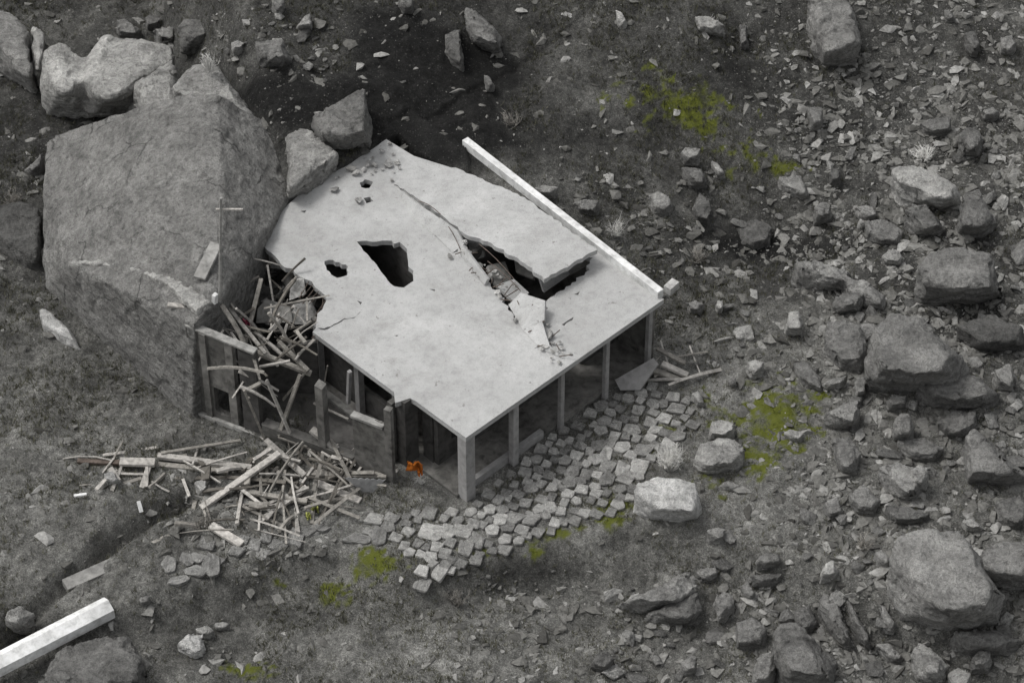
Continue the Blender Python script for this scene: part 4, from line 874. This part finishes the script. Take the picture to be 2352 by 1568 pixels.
for x0, x1, y0, y1, za, zb, lab, grp, n_, mats in zones:
    for i in range(n_):
        px, py = rb.uniform(x0, x1), rb.uniform(y0, y1); hang = 'hanging' in lab
        gz = 0 if za > .3 else ground(px, py).z
        p = at(px, py, gz+rb.uniform(za, zb)); L = rb.uniform(.35, 1.5) if 'timber pile' not in grp else rb.uniform(.5, 2.1)
        an = rb.uniform(0, 6.28); d = Vector((math.cos(an), math.sin(an), rb.uniform(-.25, .35) if not hang else rb.uniform(-2.2, .4))).normalized()
        wd = rb.uniform(.03, .13); L *= (1.5 if rb.random() < .3 else 1)
        if 'timber pile' in grp and i % 5 == 0: wd = rb.uniform(.16, .34); L = rb.uniform(.4, 1.1)
        tag(put('batten', bar(p-d*L/2, p+d*L/2, wd, min(.09, wd*rb.uniform(.3, .9)), roll=rb.uniform(-.5, .5), taper=rb.uniform(.55, 1), seg=3, bend=rb.uniform(-.05, .08)*L), M[rb.choice(mats)]), lab, 'batten', grp)
# ------------------------------------------------------------------ cloths, shrubs, scrap
def cloth(px, py, z, w_, h_, mat, name, label, cat):
    bm = bmesh.new(); p = at(px, py, z); n_ = 9; g_ = []
    for i in range(n_):
        row = []
        for j in range(n_):
            a, c = i/(n_-1)-.5, j/(n_-1)-.5; k = noise.noise(Vector((a*4+px, c*4, .3)))
            row.append(bm.verts.new(p+Vector((a*w_*(1+.3*k), .10*math.sin(a*9+k*3)+.1*k, c*h_*(1-.3*abs(a))-.12*k))))
        g_.append(row)
    for i in range(n_-1):
        for j in range(n_-1): bm.faces.new((g_[i][j], g_[i+1][j], g_[i+1][j+1], g_[i][j+1]))
    o = put(name, bm, M[mat], smooth=True); md = o.modifiers.new('s', 'SOLIDIFY'); md.thickness = .02; return tag(o, label, cat)
cloth(953, 1070, .95, .5, .34, 'orange', 'orange_cloth', 'crumpled orange cloth hanging on the post by the doorway', 'cloth')
cloth(964, 1083, .72, .16, .28, 'orange', 'orange_rag', 'narrow orange rag drooping below the orange cloth', 'rag')
cloth(565, 742, 2.9, .26, .26, 'red', 'red_cloth', 'small faded red cloth caught in the broken battens', 'cloth')
cloth(722, 1168, .25, .26, .3, 'yellow', 'yellow_cloth', 'small yellow-green cloth at the edge of the timber pile', 'cloth')
cloth(708, 1184, .2, .16, .16, 'yellow', 'yellow_scrap', 'yellow-green scrap on the ground left of the yellow-green cloth', 'rag')
def shrub(px, py, w_, h_, n_, mat, name, label, cat, seed, zb=None):
    r = random.Random(seed); g0 = ground(px, py); base = g0 if zb is None else at(px, py, zb); bm = bmesh.new()
    for i in range(n_):
        an = r.uniform(0, 6.28); tl = r.uniform(.1, 1)*w_/2; p = base+Vector((math.cos(an)*tl*.25, math.sin(an)*tl*.25, -.05))
        q = base+Vector((math.cos(an)*tl, math.sin(an)*tl, h_*r.uniform(.35, 1))); m_ = p.lerp(q, .5)+Vector((r.uniform(-.1, .1), r.uniform(-.1, .1), .08))
        bar(p, m_, .036, .036, bm, sides=3); bar(m_, q, .028, .028, bm, sides=3, taper=.4)
        for k in range(3):
            s_ = m_.lerp(q, r.random()); e = s_+Vector((r.uniform(-.2, .2), r.uniform(-.2, .2), r.uniform(-.02, .22))); bar(s_, e, .014, .014, bm, sides=3, taper=.3)
    return tag(put(name, bm, M[mat], origin=base), label, cat)
shrub(1537, 1080, 1.0, 1.0, 120, 'twig', 'bleached_shrub', 'bleached leafless shrub growing behind the white boulder', 'shrub', 3)
shrub(1410, 545, .8, .6, 34, 'twig', 'dry_shrub', 'dry grey shrub beyond the middle of the roof beam', 'shrub', 4)
shrub(2120, 372, 1.0, .5, 50, 'twig', 'dry_shrub', 'dry pale shrub above the long oval boulder', 'shrub', 5)
shrub(1630, 70, .8, .4, 26, 'twig', 'dry_shrub', 'dry shrub over the pale broken rock near the top', 'shrub', 6)
shrub(965, 1112, .3, .35, 14, 'twig', 'twig_bundle', 'small bundle of pale twigs under the orange rag', 'twigs', 7)
shrub(480, 160, .7, .6, 30, 'twig', 'dry_shrub', 'dry shrub on the pointed rock behind the giant boulder', 'shrub', 8, 4.3)
for i, (a_, c_) in enumerate(((30, 470), (470, 1215), (1050, 1390), (1985, 1260), (1600, 600), (1180, 290))):
    shrub(a_, c_, .9, .5, 26, 'wood', 'brushwood', ['tangle of grey brushwood at the left edge', 'tangle of grey brushwood on the path beside the pale board', 'tangle of brushwood under the end of the paving', 'tangle of brushwood above the huge wedge boulder', 'tangle of brushwood right of the white roof beam', 'tangle of brushwood above the top end of the roof beam'][i], 'brushwood', 20+i)
# ------------------------------------------------------------------ paving and scattered stones
def inpoly(x, y, poly):
    c = False; n_ = len(poly); j = n_-1
    for i in range(n_):
        xi, yi = poly[i]; xj, yj = poly[j]
        if (yi > y) != (yj > y) and x < (xj-xi)*(y-yi)/(yj-yi)+xi: c = not c
        j = i
    return c
PAVE = [(800, 1235), (955, 1182), (1050, 1178), (1130, 1125), (1270, 1010), (1400, 925), (1500, 890), (1600, 920), (1590, 985), (1545, 1010), (1475, 1095), (1445, 1150), (1400, 1185), (1150, 1265), (1090, 1300), (960, 1360), (955, 1290), (900, 1240)]
paved = [(1470, 1075, 44, 34), (1440, 1102, 40, 30), (1396, 1075, 38, 32), (1394, 1046, 42, 20), (1478, 1038, 34, 34), (1553, 945, 42, 26), (1524, 965, 36, 22), (1556, 1008, 34, 20), (1452, 990, 30, 26), (1505, 992, 22, 26), (1525, 1050, 30, 40), (1395, 1105, 30, 26), (1430, 1080, 30, 40),
         (1180, 1195, 34, 34), (1220, 1195, 40, 28), (1345, 1185, 30, 20), (1370, 1183, 30, 22), (1160, 1270, 34, 24), (1060, 1225, 50, 30), (1090, 1245, 50, 30), (985, 1185, 40, 26), (995, 1225, 60, 36), (1070, 1265, 44, 26), (970, 1345, 50, 26), (1010, 1325, 44, 24), (820, 1245, 60, 22), (870, 1238, 46, 26), (860, 1200, 40, 26), (900, 1195, 34, 22), (1120, 1255, 24, 16)]
PROT = 0.0
def flatstone(px, py, wpx, hpx, label, group, name='paving_stone', cat='paving stone', mat='pave', up=.05):
    p = ground(px, py); sx = wpx/68.; sy = hpx/68./.72; r = random
    return inst(name, r.choice(slabs), M[mat], p+Vector((0, 0, up)), (sx*1.08, sy*1.06, .2), label, cat, group, (r.uniform(-.04, .04), r.uniform(-.04, .04), r.choice((0, math.pi/2, math.pi))+.0+r.uniform(-.16, .16)+PROT))
cnt = 0
for i, (a_, c_, w_, h_) in enumerate(paved):
    flatstone(a_, c_, w_, h_, 'large pale flat stone of the paving in front of the veranda', 'large paving stones', mat='pale' if i % 3 else 'pave')
placed = [(a_, c_, (w_+h_)/4) for a_, c_, w_, h_ in paved]
tries = 0
while cnt < 268 and tries < 22000:
    tries += 1; px, py = rb.uniform(790, 1610), rb.uniform(880, 1370)
    if not inpoly(px, py, PAVE): continue
    rr = rb.uniform(9.5, 15)
    if any(math.hypot(px-a_, (py-c_)*1.3) < (rr+r_)*.98 for a_, c_, r_ in placed): continue
    if px < 1300 and py < 1010+(1300-px)*.7+20 and py < 1150: pass
    placed.append((px, py, rr)); cnt += 1
    flatstone(px, py, rr*2.15, rr*1.6, 'small flat stone of the paving in front of the veranda', 'small paving stones', mat='pave' if rb.random() < .6 else 'pale')
for i, (a_, c_, w_, h_) in enumerate([(410, 1337, 40, 16), (452, 1320, 44, 20), (488, 1305, 56, 26), (595, 1277, 44, 26), (583, 1252, 40, 20), (475, 1257, 38, 26), (640, 1258, 40, 28), (678, 1242, 54, 26), (705, 1226, 36, 18), (545, 1268, 34, 20), (612, 1240, 36, 18), (500, 1292, 30, 18), (735, 1215, 40, 16), (560, 1245, 26, 18), (430, 1290, 34, 20), (390, 1300, 40, 22), (455, 1285, 36, 20)]):
    flatstone(a_, c_, w_, h_, 'pale flat kerb stone along the path below the timber pile', 'kerb stones of the path', 'kerb_stone', 'kerb stone', 'pale')
# scattered individual stones
def stones(n_, fn, label, group, smin, smax, tones=('pale', 'light', 'light', 'mid')):
    for i in range(n_):
        for _ in range(30):
            px, py = fn()
            if not (-30 < px < 2380 and -20 < py < 1590): continue
            p = ground(px, py); u_, v_ = uv(p.x, p.y)
            if -.8 < u_ < LA+.4 and -.2 < v_ < LB+.1: continue
            if 80 < px < 600 and 230 < py < 980 and py < 660+(px-100)*.95: continue
            break
        s = smin+(smax-smin)*rb.random()**2
        inst('stone', rb.choice(protos), M[rb.choice(tones)], p+Vector((0, 0, s*.12)), (s*rb.uniform(.8, 1.4), s*rb.uniform(.7, 1.1), s*rb.uniform(.5, .95)), label, 'stone', group, (rb.uniform(-.4, .4), rb.uniform(-.4, .4), rb.uniform(0, 6.3)))
stones(75, lambda: (rb.uniform(1640, 2360), rb.uniform(300, 820)), 'loose angular stone in the rubble slope right of the house', 'stones in the right slope', .2, .9)
stones(75, lambda: (rb.uniform(1850, 2360), rb.uniform(820, 1240)), 'loose angular stone in the rubble around the right side boulders', 'stones among the right side boulders', .22, .9)
stones(65, lambda: (rb.uniform(1380, 2360), rb.uniform(1240, 1575)), 'loose angular stone in the rubble at the lower right', 'stones at the lower right', .2, .95)
stones(26, lambda: (rb.gauss(1100, 70), rb.gauss(1360, 40)), 'loose stone below the end of the paving', 'stones below the paving', .15, .4)
stones(24, lambda: (rb.uniform(420, 780), rb.uniform(0, 190)), 'loose stone in the rubble at the upper left', 'stones at the upper left', .2, .7)
stones(20, lambda: (rb.uniform(1480, 1860), rb.uniform(700, 900)), 'loose stone on the bare ground right of the veranda', 'stones right of the veranda', .15, .45)
stones(12, lambda: (rb.uniform(1280, 1650), rb.uniform(380, 640)), 'loose stone beyond the white roof beam', 'stones beyond the roof beam', .15, .45)
# ------------------------------------------------------------------ stuff: small rubble and grass
def stone_arrays(k):
    out = []
    for i in range(k):
        bm = rock_proto(400+i, 9, .65); bmesh.ops.triangulate(bm, faces=bm.faces); bm.verts.ensure_lookup_table()
        out.append((np.array([v.co[:] for v in bm.verts]), np.array([[v.index for v in f.verts] for f in bm.faces]))); bm.free()
    return out
SA = stone_arrays(8)
def scatter_pts(n_, dens):
    xs_, ys_ = rng.uniform(-20.5, 20.5, n_*3), rng.uniform(-16.5, 24, n_*3)
    z_ = height(xs_, ys_); px, py = to_px(xs_, ys_, z_); u_, v_ = uv(xs_, ys_)
    tn, ms, rb_ = masks(xs_, ys_, z_)
    ok = ~((u_ > -.7) & (u_ < LA+.35) & (v_ > -.15) & (v_ < LB+.1))
    d = dens(px, py, tn, ms, rb_, xs_, ys_)
    ok &= rng.random(len(xs_)) < d
    i = np.nonzero(ok)[0][:n_]
    return xs_[i], ys_[i], z_[i], px[i], py[i], ms[i], tn[i]
def rubble(n_, smin, smax, dens, name, label):
    x, y, z, px, py, ms, tn = scatter_pts(n_, dens); V = []; F = []; T = []; off = 0
    for i in range(len(x)):
        v, f = SA[rng.integers(len(SA))]; s = smin+(smax-smin)*rng.random()**4
        a = rng.uniform(0, 6.28); ca_, sa_ = math.cos(a), math.sin(a)
        q = v*np.array([s*rng.uniform(.7, 1.5), s*rng.uniform(.6, 1), s*rng.uniform(.5, 1)])
        q = np.stack([q[:, 0]*ca_-q[:, 1]*sa_+x[i], q[:, 0]*sa_+q[:, 1]*ca_+y[i], q[:, 2]+z[i]-s*.02], -1)
        V.append(q); F.append(f+off); off += len(v); T.append(np.full(len(v), np.clip(rng.normal(.55, .22), 0, 1)))
    me = bpy.data.meshes.new(name); fast_mesh(me, np.concatenate(V), np.concatenate(F), 3)
    at2 = me.attributes.new('tint', 'FLOAT', 'POINT'); at2.data.foreach_set('value', np.concatenate(T).astype(np.float32))
    me.shade_flat()
    return tag(link(name, me, M['rubble']), label, 'rubble', kind='stuff')
clump = lambda X_, Y_, s: sst(fbm(X_*.55, Y_*.55, s, 3), -.12, .16)
rubble(34000, .04, .36, lambda px, py, tn, ms, rb_, X_, Y_: np.clip(rb_*rb_*1.7*(.3+clump(X_, Y_, 5))+.03, 0, 1), 'rubble', 'grey stones too many to count scattered over the slope')
rubble(9000, .02, .07, lambda px, py, tn, ms, rb_, X_, Y_: np.clip((.2+.6*rb_)*clump(X_, Y_, 15), 0, 1), 'gravel', 'fine gravel strewn between the boulders and the grass')
def grass(n_, hmin, hmax, dens, mat, name, label, lean=.7):
    x, y, z, px, py, ms, tn = scatter_pts(n_, dens); k = 7; n = len(x)
    bx = np.repeat(x, k)+rng.normal(0, .05, n*k); by_ = np.repeat(y, k)+rng.normal(0, .05, n*k); bz = np.repeat(z, k)-.02
    h = rng.uniform(hmin, hmax, n*k); a = rng.uniform(0, 6.28, n*k); l = h*rng.uniform(.2, 1.1, n*k)*lean; wd = rng.uniform(.008, .02, n*k)
    a2 = rng.uniform(0, 6.28, n*k)
    v0 = np.stack([bx-wd*np.cos(a2), by_-wd*np.sin(a2), bz], -1); v1 = np.stack([bx+wd*np.cos(a2), by_+wd*np.sin(a2), bz], -1)
    v2 = np.stack([bx+l*np.cos(a), by_+l*np.sin(a), bz+h], -1)
    V = np.stack([v0, v1, v2], 1).reshape(-1, 3); F = np.arange(len(V)).reshape(-1, 3)
    me = bpy.data.meshes.new(name); fast_mesh(me, V, F, 3)
    tt = np.repeat(np.clip(np.repeat(tn, k)*.75+rng.normal(.0, .18, n*k), 0, 1), 3)
    at2 = me.attributes.new('tint', 'FLOAT', 'POINT'); at2.data.foreach_set('value', tt.astype(np.float32))
    return tag(link(name, me, M[mat]), label, 'grass', kind='stuff')
grass(26000, .05, .2, lambda px, py, tn, ms, rb_, X_, Y_: np.clip((1.15-rb_)*(.12+.9*clump(X_, Y_, 25))*sst(tn, .08, .3), 0, 1)*np.where(np.array([False]), 0, 1), 'grass', 'grass', 'dull dry grass growing over the slope')
grass(6000, .05, .17, lambda px, py, tn, ms, rb_, X_, Y_: ms, 'moss', 'green_grass', 'olive green grass growing in patches on the slope')
print('objects', len(C.objects), 'roof', LA, LB)
